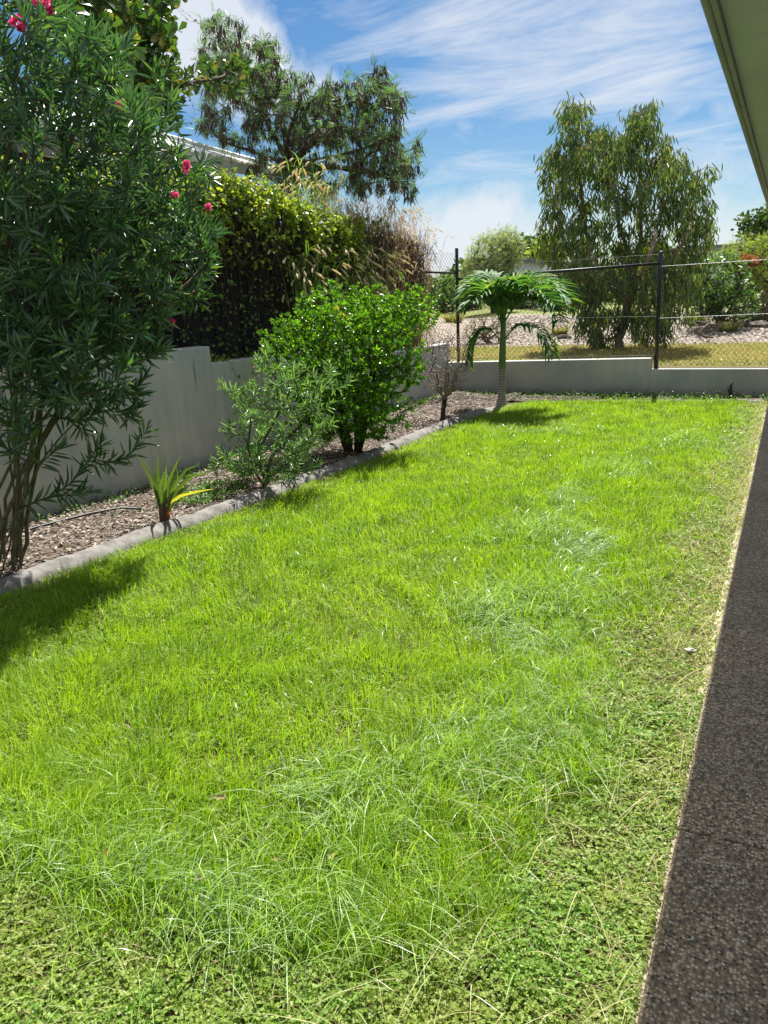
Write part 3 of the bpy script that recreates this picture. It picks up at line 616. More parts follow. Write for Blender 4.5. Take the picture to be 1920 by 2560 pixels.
# sheen patches: fine pressed-over blades, silvery sheen put into a paler colour
gv = G(); TV_ = np.array([(-1.05, 4.12, .20, .34), (-1.25, 3.85, .16, .22), (-.8, 3.0, .17, .26), (-.76, 2.65, .18, .26), (-.98, 2.35, .2, .2), (-1.5, 5.3, .2, .3), (-1.34, 7.4, .28, .5), (-1.5, 6.3, .15, .3), (-2.0, 1.52, .2, .06), (-1.6, 1.47, .16, .06), (-1.25, 1.47, .16, .07), (-1.27, 2.05, .12, .16), (-1.0, 9.2, .4, .5), (-1.1, 5.0, .12, .3), (-.95, 3.5, .2, .2), (-2.6, 9.5, .5, .4)])
n = 8500; k0 = rng.choice(len(TV_), n, p=np.array([1, 1, 1, 1, 1, 1, 1, .8, .6, .5, .5, .5, 1, .8, .8, .8])/np.sum([1, 1, 1, 1, 1, 1, 1, .8, .6, .5, .5, .5, 1, .8, .8, .8])); px_ = TV_[k0, 0]+rng.normal(size=n)*TV_[k0, 2]*.8; py_ = TV_[k0, 1]+rng.normal(size=n)*TV_[k0, 3]*.8; keep = (np.sin(px_*31)*np.sin(py_*23+px_*9) > -.25) & (px_ < -.4); px_, py_ = px_[keep], py_[keep]; n = len(px_)
blades(gv, px_, py_, rng.uniform(.08, .19, n), rng.uniform(.003, .0048, n)*(np.hypot(px_, py_)/2.2)**.5, rng.uniform(.5, 1.4, n), -.6+1.2*np.sin(px_*6+py_*3)+rng.normal(0, .95, n), 5)
tag(gv.build('sheen_toned_grass', MT['sheen_tone']), 'pressed-over grass patches right of the lawn centre, silvery sheen put into their colour', kind='stuff')
n = 5200; x = -.24+rng.normal(0, .022, n); y = rng.uniform(.6, 13, n); k = (np.sin(y*2.1)+np.sin(y*5.3+1)+rng.normal(0, .5, n)) > -.3; x, y = x[k], y[k]; m = len(x)
blades(gs, x, y, rng.uniform(.02, .06, m), rng.uniform(.002, .004, m)*(np.hypot(x, y)/2.4)**.5, rng.uniform(.5, 2.0, m), rng.uniform(0, 6.28, m), 2)
# loose cut stalks lying on the mown strip
n = 700; x = rng.uniform(-.75, -.2, n); y = rng.uniform(.6, 9, n)**1.0; blades(gs, x, y, rng.uniform(.07, .2, n), np.full(n, .003), rng.uniform(2.0, 4.0, n)*.6, rng.uniform(0, 6.28, n), 5, rng.uniform(.01, .035, n))
tag(g.build('lawn', MT['grass']), 'bright green overgrown lawn grass', kind='stuff')
tag(gl.build('tall_grass', MT['longgrass']), 'longer pale bent blades standing in tufts on the lawn', kind='stuff')
tag(gs.build('dry_clippings', MT['straw']), 'straw coloured cut grass along path and kerb', kind='stuff')
tag(gc.build('clover', MT['clover']), 'low clover mown short at the front and along the path', kind='stuff')

# ------------------------------------------------------------------ weeds and creepers
g = G()
def weedpatch(g, x, y, z, s, n=14):
    m = len(x); 
    for q in range(n):
        d = rdir(m, .5); p = np.stack([x, y, z], 1)+d*np.reshape(s, (-1, 1))*rng.uniform(.2, 1, (m, 1)); p[:, 2] = np.maximum(p[:, 2], z+.005)
        inst(g, OVAL, p, rdir(m, .2), rdir(m, 1.2), rng.uniform(.015, .035, m), rng.uniform(.010, .022, m))
n = 420; x = rng.uniform(-5.2, .0, n); y = rng.uniform(12.75, 13.33, n); k = (x < -4) | (rng.random(n) < .9); weedpatch(g, x, y, np.full(n, .01), rng.uniform(.05, .13, n))
n = 260; x = rng.uniform(-5.26, -5.05, n); y = rng.uniform(3.4, 13.2, n); weedpatch(g, x, y, np.full(n, .04), rng.uniform(.04, .10, n), 9)
n = 110; x = rng.uniform(-4.75, -4.25, n); y = rng.uniform(5.2, 5.9, n); weedpatch(g, x, y, np.full(n, .04), rng.uniform(.04, .09, n), 14)
n = 60; x = rng.uniform(-5.2, -4.1, n); y = rng.uniform(3.5, 12.5, n); weedpatch(g, x, y, np.full(n, .04), rng.uniform(.03, .07, n), 7)
tag(g.build('weeds', MT['bggreen']), 'small leafy weeds along the foot of the walls and in the bed', kind='stuff')
g = G(); n = 380; x = rng.uniform(-5.95, -5.52, n); y = rng.uniform(6.9, 13.3, n); weedpatch(g, x, y, hgt(x, y), rng.uniform(.06, .16, n), 12)
n = 900; x = rng.uniform(-5.0, 2, n); y = rng.uniform(13.6, 14.3, n)
weedpatch(g, x, y, hgt(x, y), rng.uniform(.03, .07, n), 4)
tag(g.build('creeping_weeds', MT['vine']), 'creeping weeds on the raised ground behind the walls', kind='stuff')
# park grass strip
g = G(); n = 60000; x = rng.uniform(-7.5, 3, n); y = rng.uniform(13.6, 18.3, n); blades(g, x, y, rng.uniform(.03, .08, n), rng.uniform(.008, .014, n), rng.uniform(.3, 1.6, n), rng.uniform(0, 6.28, n), 2, hgt(x, y))
tag(g.build('park_grass', leafmat('park_grass_blades', [(.22, .24, .06), (.34, .33, .11), (.42, .37, .17), (.18, .27, .05)], .35, .6, .2, (1.2, 1.1, .6), (.42, .34, .16), .8)), 'dry mown grass strip in the park behind the back wall', kind='stuff')
g = G(); p, d, nh, L = chips(20000, -8, 3, 18, 25.5, hgt, (.03, .10)); inst(g, CURL, p, d, nh, L, L*rng.uniform(.3, .6, len(L)))
tag(g.build('mulch_chips', islandmat('pale_mulch_chips', [(.09, .07, .06), (.30, .25, .21), (.46, .40, .35), (.2, .16, .13), (.58, .53, .48)]), smooth=False), 'pale coarse mulch on the bank beyond the fence', kind='stuff')
def trailing(g, gl, pts, leafn, sp=.05, size=.045):
    P = resamp(np.array(pts, float), .03); P = P+rng.normal(size=P.shape)*.006; tube(g, P, .002, 4)
    i = rng.integers(0, len(P), leafn); inst(gl, HEART, P[i]+rng.normal(size=(leafn, 3))*sp*.4, rdir(leafn, -.3), rdir(leafn)+np.array([.8, -.3, .5]), rng.uniform(.5, 1, leafn)*size, rng.uniform(.5, .9, leafn)*size)
v_ = thing('wall_creeper', (-5.28, 7.1, 1.0), 'thin creeper hanging down over the step of the left wall', 'creeper')
g = G(); gl = G()
trailing(g, gl, [(-5.5, 7.0, 1.07), (-5.29, 7.15, 1.07), (-5.27, 7.25, .85), (-5.27, 7.3, .65), (-5.26, 7.25, .45)], 22)
trailing(g, gl, [(-5.5, 7.3, 1.08), (-5.28, 7.6, 1.06), (-5.25, 7.5, .8), (-5.2, 7.3, .62)], 18)
trailing(g, gl, [(-5.55, 6.95, 1.1), (-5.4, 7.0, 1.12), (-5.35, 7.1, 1.1)], 16)
g.build('stem', MT['deadvine'], v_); gl.build('foliage', MT['vine'], v_)

# ------------------------------------------------------------------ left fence with shade cloth and vines
fe = thing('shade_cloth_fence', (-5.78, 6, 1.0), 'tall fence of navy shade cloth behind the left wall, mostly under vines', 'fence')
g = G(); box(g, -5.80, -5.785, -1, 13.35, .8, 2.55); g.build('shade_cloth', MT['cloth'], fe, smooth=False)
for yy in (1.6, 4.85, 8.1, 11.3):
    g = G(); tube(g, [(-5.755, yy, .7), (-5.755, yy, 2.62)], .026, 10, True); g.build('post', MT['black'], fe)
g = G(); tube(g, [(-5.765, -1, 2.5), (-5.765, 13.35, 2.5)], .02, 8, True); g.build('top_rail', MT['black'], fe)
vh = thing('vine_hedge', (-5.75, 8.8, 1.0), 'thick vine mat over the left fence, lime leaves on top and brown dead stems below', 'vine')
def topz(y): return np.interp(y, [2, 5.5, 6.2, 7.0, 7.8, 8.6, 9.3, 10.2, 11.5, 13], [2.65, 2.75, 2.8, 2.92, 2.98, 2.93, 2.80, 2.70, 2.72, 2.60])
# stems
g = G(); n = 1500; y = rng.uniform(4.8, 13.2, n); zt = topz(y)-rng.uniform(.1, .6, n); zb = np.where(rng.random(n) < .45, 1.0, rng.uniform(1.0, 2.1, n)); k = 9; s = np.linspace(0, 1, k)[None]
P = np.zeros((n, k, 3)); xo = rng.uniform(-5.76, -5.48, n)
P[..., 0] = xo[:, None]+(-5.72-xo[:, None])*s**1.5*.8+.03*np.sin(s*rng.uniform(3, 14, (n, 1))+rng.uniform(0, 6, (n, 1)))
P[..., 1] = y[:, None]+.10*np.sin(s*rng.uniform(2, 9, (n, 1))+rng.uniform(0, 6, (n, 1)))+rng.normal(0, .12, (n, 1))*s
P[..., 2] = zt[:, None]+(zb-zt)[:, None]*s; strands(g, P, np.full(n, .004), np.full(n, .002))
n = 1500; k = 12; s = np.linspace(0, 1, k)[None]; y = rng.uniform(4.8, 13.2, n); z = topz(y)-np.abs(rng.normal(.15, .35, n))-.05; P = np.zeros((n, k, 3)); xo = rng.uniform(-5.8, -5.42, n)
P[..., 0] = xo[:, None]+.05*np.sin(s*rng.uniform(4, 12, (n, 1))+rng.uniform(0, 6, (n, 1))); P[..., 1] = y[:, None]+rng.uniform(-.5, .5, (n, 1))*s+.06*np.sin(s*rng.uniform(4, 12, (n, 1)))
P[..., 2] = z[:, None]+rng.uniform(-.3, .3, (n, 1))*s+.07*np.sin(s*rng.uniform(4, 14, (n, 1))+rng.uniform(0, 6, (n, 1))); strands(g, P, np.full(n, .0035), np.full(n, .002))
g.build('dead_stems', MT['deadvine'], vh)
g = G()
def hedge_leaves(g, n, ylo, yhi, drop, xs=(-6.05, -5.42), size=(.035, .065)):
    y = rng.uniform(ylo, yhi, n); tz = topz(y)+.05*np.sin(y*9)+.04*np.sin(y*23+1); x = rng.uniform(*xs, n)
    bulge = 1-((x+5.75)/.42)**2*.55; dz_ = np.abs(rng.exponential(drop, n)); z = (tz-1.0)*1+1.0-(1-np.clip(bulge, 0, 1))*.35-dz_+rng.normal(0, .04, n)
    # keep to clumps
    cl_ = np.sin(y*6.1+z*8)+np.sin(y*14.3-z*5+x*9)+rng.normal(0, .7, n); k = cl_ > -.7
    x, y, z = x[k], y[k], z[k]; m = len(x); d = rdir(m, -.1)*.8+np.array([.35, 0, -.2]); nh = rdir(m, .7)+np.array([.4, .2, .5])
    inst(g, HEART, np.stack([x, y, z], 1), d, nh, rng.uniform(*size, m), rng.uniform(size[0]*.8, size[1]*.85, m))
hedge_leaves(g, 22000, 4.0, 10.9, .15); hedge_leaves(g, 5200, 4.5, 10.6, .24, (-5.62, -5.38))
hedge_leaves(g, 1500, 11.0, 13.0, .2, (-6.1, -5.7))
n = 60; y = rng.uniform(5, 12, n)
for q in range(n):
    h = rng.uniform(.05, .25); b = np.array([rng.uniform(-5.95, -5.5), y[q], topz(y[q])+.0]); i = 9
    t = rng.random((i, 1)); inst(g, HEART, b+np.array([rng.normal(0, .05), rng.normal(0, .05), h])*t, rdir(i), rdir(i, .6), rng.uniform(.03, .055, i), rng.uniform(.03, .05, i))
g.build('foliage', MT['vine'], vh)
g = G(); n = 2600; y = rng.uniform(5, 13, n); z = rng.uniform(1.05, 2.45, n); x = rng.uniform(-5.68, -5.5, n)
inst(g, HEART, np.stack([x, y, z], 1), rdir(n, -.5), rdir(n)+np.array([.9, 0, .2]), rng.uniform(.025, .05, n), rng.uniform(.02, .04, n)); g.build('shade_toned_leaves', MT['vinedark'], vh)

# foxtail grass and dry grass
def stems(base, tip, droop, k=9):
    n = len(base); s = np.linspace(0, 1, k)[None, :, None]; c = base+(tip-base)*.55; c[:, 2] = base[:, 2]+(tip[:, 2]-base[:, 2])*1.05+droop
    return (1-s)**2*base[:, None]+2*(1-s)*s*c[:, None]+s*s*tip[:, None]
def seedheads(g, P, L, w):
    n = len(P); e = P[:, -1]; d = P[:, -1]-P[:, -2]; d /= np.linalg.norm(d, axis=1, keepdims=True); d2 = d+np.array([.25, -.1, -.55]); d2 /= np.linalg.norm(d2, axis=1, keepdims=True)
    s = np.linspace(0, 1, 7)[None, :, None]; L = np.reshape(L, (-1, 1, 1)); Q = e[:, None]+L*(d[:, None]*s*(1-s*.5)+d2[:, None]*s*s*.5)
    wd = w*np.array([.35, .9, 1.1, 1.1, .95, .7, .15]); T, X, Y = frames(np.gradient(Q, axis=1)); a = np.linspace(0, 2*np.pi, 6, endpoint=False)
    V = Q[:, :, None]+wd[None, :, None, None]*(np.cos(a)[None, None, :, None]*X[:, :, None]+np.sin(a)[None, None, :, None]*Y[:, :, None]); V = V+rng.normal(size=V.shape)*w*.18
    i = np.arange(6)[:, None]*6; j = np.arange(6)[None]; q = np.stack([i+j, i+(j+1) % 6, i+6+(j+1) % 6, i+6+j], -1).reshape(-1, 4); g.add(V.reshape(-1, 3), (np.arange(n)[:, None, None]*42+q[None]).reshape(-1, 4))
    # bristles
    m = 34; u = rng.random((n, m)); ii = np.clip((u*6).astype(int), 0, 5); bp = Q[np.arange(n)[:, None], ii].reshape(-1, 3); bd = rdir(n*m); bd = bd+np.repeat(d2, m, 0)*.8
    inst(g, DIAM, bp, bd, rdir(n*m), w*2.6, w*.16)
def foxtail(name, label, n, ylo, yhi, zlo, zhi, out, heads=True, matstem='longgrass', xb=(-5.72, -5.52), hl=(.11, .17), seed=.0105, droopdir=(.0, -.1)):
    t = thing(name, ((xb[0]+xb[1])/2, (ylo+yhi)/2, .95), label, 'grass clump')
    y = rng.uniform(ylo, yhi, n); x = rng.uniform(*xb, n); b = np.stack([x, y, hgt(x, y)], 1)
    tip = b.copy(); tip[:, 2] = rng.uniform(zlo, zhi, n)*1.0; tip[:, 0] += rng.uniform(out[0], out[1], n); tip[:, 1] += rng.normal(droopdir[0], .35, n)+droopdir[1]
    P = stems(b, tip, .12); g = G(); strands(g, P, np.full(n, .0035), np.full(n, .0012)); g.build('stem', MT[matstem], t)
    if heads: g = G(); seedheads(g, P, rng.uniform(*hl, n), seed); g.build('seed_heads', MT['seed'], t)
    # blades
    g = G(); m = n*5; i = rng.integers(0, n, m); u = rng.integers(1, 7, m); p = P[i, u]; d = rng.normal(size=(m, 2)); az = np.arctan2(d[:, 1], d[:, 0])
    blades(g, p[:, 0], p[:, 1], rng.uniform(.15, .35, m), rng.uniform(.006, .010, m), rng.uniform(.5, 1.6, m), az, 4, p[:, 2]); g.build('blades', MT[matstem], t); return t
foxtail('foxtail_grass', 'tall foxtail grass with pale seed heads leaning over the wall behind the green bush', 170, 8.9, 11.8, 1.6, 2.35, (.02, .38))
foxtail('foxtail_grass', 'upright tall foxtail grass rising above the vine hedge in front of the tree', 120, 9.3, 11.0, 2.6, 3.4, (-.3, .1), xb=(-5.9, -5.6))
foxtail('foxtail_grass', 'low foxtail tuft with pale heads drooping over the far end of the left wall', 36, 12.0, 13.1, 1.1, 1.45, (.05, .32), xb=(-5.7, -5.5))
foxtail('dry_grass', 'tan dead grass thicket at the far end of the left fence beside the post', 430, 11.2, 13.3, 1.9, 3.05, (-.25, .28), xb=(-6.0, -5.45), matstem='drygrass', hl=(.05, .10), seed=.007)
foxtail('dry_grass', 'wispy pale dead grass above the vine hedge right of the tree', 180, 10.2, 12.0, 2.5, 3.2, (-.35, .1), xb=(-6.1, -5.6), matstem='drygrass', hl=(.04, .07), seed=.004)
# ------------------------------------------------------------------ chain-link fence
cf = thing('chain_link_fence', (-3.4, 13.45, .5), 'black chain-link fence with steel posts and rail on top of the back wall', 'fence')
def post(x, y, z0, z1, r=.03):
    g = G(); tube(g, [(x, y, z0), (x, y, z1-.012), (x, y, z1)], [r, r, r*.6], 12, True); return g.build('post', MT['black'], cf)
post(-5.11, 13.45, .5, 2.43, .028); post(-1.83, 13.47, .40, 2.18, .034)
post(2.9, 13.47, .40, 2.18, .034)
g = G(); tube(g, [(-5.09, 13.45, 1.925), (-1.85, 13.45, 2.0)], .021, 8, True); g.build('top_rail', MT['black'], cf)
g = G(); tube(g, [(-5.11, 13.43, 2.02), (-5.45, 12.6, 2.05), (-5.72, 11.4, 2.1)], .018, 8, True); g.build('side_rail', MT['black'], cf)
def mesh_panel(P0, P1, z0a, z0b, z1a, z1b, pitch=.075, r=.0018):
    """diagonal wires clipped to a sloping quad between two posts"""
    g = G(); P0 = np.array(P0, float); P1 = np.array(P1, float); Lx = np.linalg.norm(P1-P0); ex = (P1-P0)/Lx; A = []; B = []
    nrm_ = np.array([-ex[1], ex[0]])
    H_ = 3.0
    for sgn in (1, -1):
        for c in np.arange(-H_*1.2, Lx+H_*1.2, pitch):
            # line: u = c + sgn*z*0.9 ; clip
            zz = np.linspace(0, 2.6, 105); u = c+sgn*zz*.85
            z0 = z0a+(z0b-z0a)*u/Lx; z1 = z1a+(z1b-z1a)*u/Lx; ok = (u >= 0) & (u <= Lx) & (zz >= z0) & (zz <= z1)
            if ok.sum() < 2: continue
            i0, i1 = np.where(ok)[0][[0, -1]]
            for i, L_ in ((i0, A), (i1, B)):
                q = P0+ex*u[i]+nrm_*sgn*r*.9; L_.append((q[0], q[1], zz[i]))
    bars(g, A, B, r, 4); return g.build('wire_mesh', MT['wire'], cf)
mesh_panel((-5.09, 13.46), (-1.86, 13.46), .56, .60, 2.10, 2.12)
mesh_panel((-1.80, 13.46), (2.87, 13.46), .43, .43, 1.98, 1.99)
mesh_panel((-5.72, 11.4), (-5.13, 13.44), .95, .9, 2.35, 2.35)
g = G()
for a, b, r in (((-5.1, 13.44, 2.11), (-1.84, 13.44, 2.13), .003), ((-5.1, 13.44, 1.25), (-1.84, 13.44, 1.22), .003), ((-5.1, 13.44, .60), (-1.84, 13.44, .63), .0035), ((-1.84, 13.44, .51), (2.88, 13.44, .51), .003)):
    tube(g, [a, b], r, 5)
g.build('tension_wire', MT['wire'], cf)
g = G()
for a, b in (((-1.82, 13.43, 1.955), (2.88, 13.43, 2.0)), ((-1.82, 13.43, 1.19), (2.88, 13.43, 1.26))): tube(g, [a, b], .0045, 5)
g.build('support_wire', MT['bright_wire'], cf)
g = G(); tube(g, [(-3.0+.05, 13.3, .01), (-3.0+.06, 13.3, .01)], .01, 5)
fs = atY(1375, 905, 13.4); g = G(); tube(g, [(fs[0], 13.5, .5), (fs[0]+.01, 13.5, .72)], .012, 6, True); g.build('stake', MT['black'], cf)
# charred stub before back wall
t = thing('burnt_stub', (-.72, 13.15, 0), 'short black stub standing in weeds before the low right part of the back wall', 'stump')
g = G(); tube(g, [(-.72, 13.15, 0), (-.71, 13.15, .1), (-.715, 13.14, .2), (-.69, 13.14, .25)], [.03, .022, .02, .012], 7, True); g.build('stem', MT['darkbark'], t)
g = G(); tube(g, [(-.715, 13.15, .08), (-.75, 13.16, .15), (-.755, 13.16, .2)], [.014, .011, .006], 6, True); g.build('side_stem', MT['darkbark'], t)
# ------------------------------------------------------------------ garden plants
def whorls(g, pos, tan, tt, n, L, Wd, tpl=LANCE, ang=(.5, 1.15), up=.25):
    """n leaves round each point, spreading from the shoot direction; tips stand closer to the axis"""
    m = len(pos); T, X, Y = frames(tan); a0 = rng.uniform(0, 6.28, m)
    for q in range(n):
        a = a0+q*6.283/n+rng.normal(0, .25, m); an = ang[1]+(ang[0]-ang[1])*tt+rng.normal(0, .15, m)
        rad = np.cos(a)[:, None]*X+np.sin(a)[:, None]*Y; d = np.cos(an)[:, None]*T+np.sin(an)[:, None]*rad; d[:, 2] += up*.3-.12*(1-tt)
        nh = T-rad*.2+rng.normal(size=(m, 3))*.18
        s = rng.uniform(.75, 1.1, m)*(1-.35*(tt > .93)); inst(g, tpl, pos, d, nh, L*s, Wd*s)
# large oleander
ol = thing('oleander', (-4.45, 3.38, .03), 'very tall dark oleander with pink flowers and many canes, at the left edge', 'shrub')
pl = Plant((-4.45, 3.38, .0))
ctr = [(atY(150, 330, 3.9), (.75, .7, .75), 120), (atY(320, 470, 4.3), (.55, .55, .5), 85), (atY(440, 620, 4.6), (.36, .5, .36), 45), (atY(90, 640, 3.6), (.6, .55, .55), 85), (atY(30, 130, 3.7), (.6, .5, .5), 75),
       (atY(180, 880, 3.5), (.45, .4, .32), 30), (atY(230, 960, 3.7), (.3, .35, .3), 16), (atY(330, 830, 4.0), (.28, .3, .25), 16), (atY(120, 780, 3.6), (.5, .4, .35), 30), (atY(-120, 500, 3.3), (.5, .5, .8), 50), (atY(20, 950, 3.2), (.35, .35, .45), 28), (atY(130, 130, 4.2), (.45, .5, .4), 45), (atY(300, 740, 4.1), (.45, .4, .35), 45), (atY(430, 400, 4.7), (.3, .4, .3), 26), (atY(240, 250, 4.2), (.35, .4, .3), 30)]
b = np.array([-4.45, 3.38, 0.]); lims = []
for q in range(15):
    c, r, _ = ctr[q % len(ctr)]; a = q*2.4; e = b+np.array([math.cos(a)*.13, math.sin(a)*.13, .02]); tgt = c+rng.normal(size=3)*.15; tgt[2] = max(.9, tgt[2]-.15)
    m1 = e+(tgt-e)*np.array([.25, .25, .45])+rng.normal(size=3)*.04; pl.limb([e, m1, e+(tgt-e)*np.array([.6, .6, .75]), tgt], 0)
T_ = np.concatenate([cloud(c, r, int(n*1.35), shell=.3) for c, r, n in ctr]+[np.array([atY(365, 1075, 3.75), atY(340, 1120, 3.7), atY(330, 1040, 3.8), atY(300, 1150, 3.6), atY(280, 1000, 3.7), atY(545, 650, 4.7), atY(530, 740, 4.6), atY(200, 1180, 3.55), atY(130, 1240, 3.4), atY(250, 1110, 3.6), atY(150, 1120, 3.5), atY(70, 1060, 3.4), atY(220, 1230, 3.5)])])
T_ = T_[T_[:, 2] > .35]; T_[:, 0] -= .06*(T_[:, 2] > 1.6)
pl.grow(T_, step=.09, endup=1.1, endout=b+np.array([0, 0, 1.2]), below=1.2)
g = G(); pl.wood(g, .0027, .37, .0175); g.build('stem', MT['cane'], ol)
g = G(); P, T, t = pl.along(.45, 36); whorls(g, P, T, t, 3, .135, .0185, LANCE, (.35, 1.4)); g.build('foliage', MT['oleander'], ol)
def flowers(o, pts, r=.028):
    for p in pts:
        g = G(); n = 34; v = rdir(n); inst(g, OVAL, p+v*r*.3, v, rdir(n), r*rng.uniform(.8, 1.3, n), r*rng.uniform(.9, 1.3, n)); g.build('flower', MT['flower'], o)
flowers(ol, [atY(45, 58, 3.5)], .036)
flowers(ol, [atY(125, 25, 3.6), atY(115, 5, 3.6), atY(90, 2, 3.6), atY(300, 262, 3.9), atY(463, 425, 4.2), atY(466, 410, 4.2), atY(520, 517, 4.3), atY(437, 488, 4.2), atY(430, 805, 4.2)], .019)
# small oleander
so_ = thing('oleander', (-4.15, 5.95, .03), 'waist-high young oleander, pale narrow leaves, beside the round green bush', 'shrub')
pl = Plant((-4.15, 5.95, 0)); b = np.array([-4.15, 5.95, 0.])
tg = [atY(x, y, yy) for x, y, yy in ((650, 905, 6.0), (690, 925, 6.1), (730, 935, 6.2), (790, 940, 6.1), (820, 960, 6.0), (600, 985, 5.9), (630, 960, 5.9), (680, 960, 5.8), (745, 975, 6.0), (560, 1075, 5.9), (585, 1000, 6.1), (625, 1010, 6.0), (700, 1000, 6.1), (770, 1010, 5.9), (735, 1045, 6.0),
                                   (760, 1080, 5.9), (700, 1090, 5.8), (790, 1070, 6.1), (640, 1100, 6.0), (600, 1120, 6.1), (580, 1150, 5.9), (720, 1130, 5.8), (750, 1150, 5.9), (690, 1150, 5.7), (630, 1170, 5.8), (660, 1060, 6.2), (740, 1180, 5.8), (600, 1180, 6.0), (670, 1190, 5.8), (710, 1190, 6.0),
                                   (755, 1110, 6.1), (620, 1050, 6.1), (660, 1010, 5.9), (710, 960, 6.1), (770, 985, 6.1), (585, 1175, 6.1), (560, 1160, 6.0), (640, 1140, 5.9), (770, 1140, 5.9))]
pl.limb([b+[.02, 0, .1], b+[-.02, .02, .35], np.array(tg[12])-[0, 0, .1]], 0); pl.limb([b+[.03, .02, .08], b+[.12, 0, .3], np.array(tg[13])-[0, 0, .1]], 0); pl.limb([b+[-.03, .02, .08], b+[-.13, 0, .25], np.array(tg[11])-[0, 0, .12]], 0)
tg = np.concatenate([tg, np.array(tg)+rng.normal(size=(len(tg), 3))*[.06, .10, .05], np.array(tg)+rng.normal(size=(len(tg), 3))*[.08, .14, .07], *[np.array(tg)+rng.normal(size=(len(tg), 3))*[.08, .14, .07] for _ in range(2)]]); tg = tg[tg[:, 2] > .12]
pl.grow(tg, step=.07, endup=.5, endout=b, below=1.)
g = G(); pl.wood(g, .003, .42, .02); g.build('stem', MT['cane'], so_)
MT['oleander2'] = leafmat('young_oleander_leaves', [(.08, .18, .06), (.13, .26, .09), (.20, .34, .12)], .3, .33, .75, (1.7, 1.7, .7))
g = G(); P, T, t = pl.along(.26, 38); whorls(g, P, T, t, 3, .10, .016, LANCE, (.45, 1.5)); g.build('foliage', MT['oleander2'], so_)
# round green bush
bu = thing('green_bush', (-4.14, 7.67, .03), 'dense rounded bush with glossy bright green leaves spilling over the wall', 'bush')
pl = Plant((-4.14, 7.67, 0)); b = np.array([-4.14, 7.67, 0.])
for q in range(9): 
    a = q*2.4; pl.limb([b+[math.cos(a)*.07, math.sin(a)*.07, .02], b+[math.cos(a)*.16, math.sin(a)*.16, .35], b+[math.cos(a)*.35-.05, math.sin(a)*.35, .85]], 0)
Tb = [cloud(atY(x, y, yy), r, n, c_, cr, .5) for x, y, yy, r, n, c_, cr in ((860, 900, 7.7, (.62, .6, .55), 1250, 60, .4), (900, 1020, 7.6, (.45, .5, .35), 480, 20, .4), (1000, 790, 8.1, (.33, .4, .26), 330, 16, .45), (740, 860, 7.6, (.3, .35, .26), 230, 12, .45), (880, 790, 7.9, (.42, .4, .2), 340, 16, .4), (985, 930, 7.8, (.22, .3, .3), 160, 8, .45), (790, 1010, 7.5, (.3, .3, .25), 170, 9, .45))]
Tb = np.concatenate(Tb+[np.array([atY(x, y, 7.9) for x, y in ((1060, 755), (1075, 780), (1030, 735), (840, 745), (835, 755), (1045, 905), (1035, 910), (1065, 1000), (1055, 1010), (1040, 1020), (1030, 960), (1020, 1060), (720, 820), (690, 880))])]); _sp = atY(870, 900, 7.75); _n = 90; _v = rdir(_n, .55); _v = _v[_v[:, 2] > -.1]; Tb = np.concatenate([Tb, _sp+_v*np.array([.86, .8, .80])*rng.uniform(.9, 1.08, (len(_v), 1))]); Tb = Tb[Tb[:, 2] > .22]
pl.grow(Tb, step=.08, endup=.3, endout=b+np.array([0, 0, .5]))
g = G(); pl.wood(g, .0018, .44, .028); g.build('stem', MT['darkbark'], bu)
g = G(); P, T, t = pl.along(.15, 54); whorls(g, P+rng.normal(size=P.shape)*.01, T, t, 3, .040, .022, OVAL, (.5, 1.2)); g.build('foliage', MT['bush'], bu)
g = G(); P2 = np.array([atY(x, y, 7.55) for x, y in ((850, 785), (855, 792), (846, 795), (862, 795), (840, 770), (870, 800))]).repeat(12, 0)+rng.normal(size=(72, 3))*.018; inst(g, OVAL, P2, rdir(72, .3), rdir(72), .035, .02); g.build('yellow_leaves', MT['strapyellow'], bu)
# bare shrub
bs = thing('bare_shrub', (-4.07, 10.1, .03), 'leafless grey twiggy shrub with a short dark trunk, in the bed near the corner', 'shrub')
pl = Plant((-4.07, 10.1, 0)); b = np.array([-4.07, 10.1, 0.])
pl.limb([b+[0, 0, .15], b+[.03, 0, .30]], 0); e = len(pl.P)-1
for q in range(7): a = q*.9; pl.limb([b+[.03+math.cos(a)*.09, math.sin(a)*.09, .45], b+[.03+math.cos(a)*.17, math.sin(a)*.17, .7]], e)
Ts = cloud(b+[.02, 0, .82], (.42, .38, .46), 1000, 0, .3, .3); Ts = Ts[Ts[:, 2] > .45]
pl.grow(Ts, step=.06, wob=.06, endup=.6, below=1.2)
g = G(); pl.wood(g, .0019, .36, .02); g.build('branches', MT['twig'], bs)
g = G(); tube(g, [b, b+[.0, 0, .15], b+[.03, 0, .32]], [.042, .032, .034], 9); g.build('trunk', MT['darkbark'], bs)
g = G(); i = rng.integers(0, len(Ts), 26); inst(g, LANCE, Ts[i], rdir(26, -.6), rdir(26), .05, .012); g.build('dead_leaves', MT['orange'], bs)
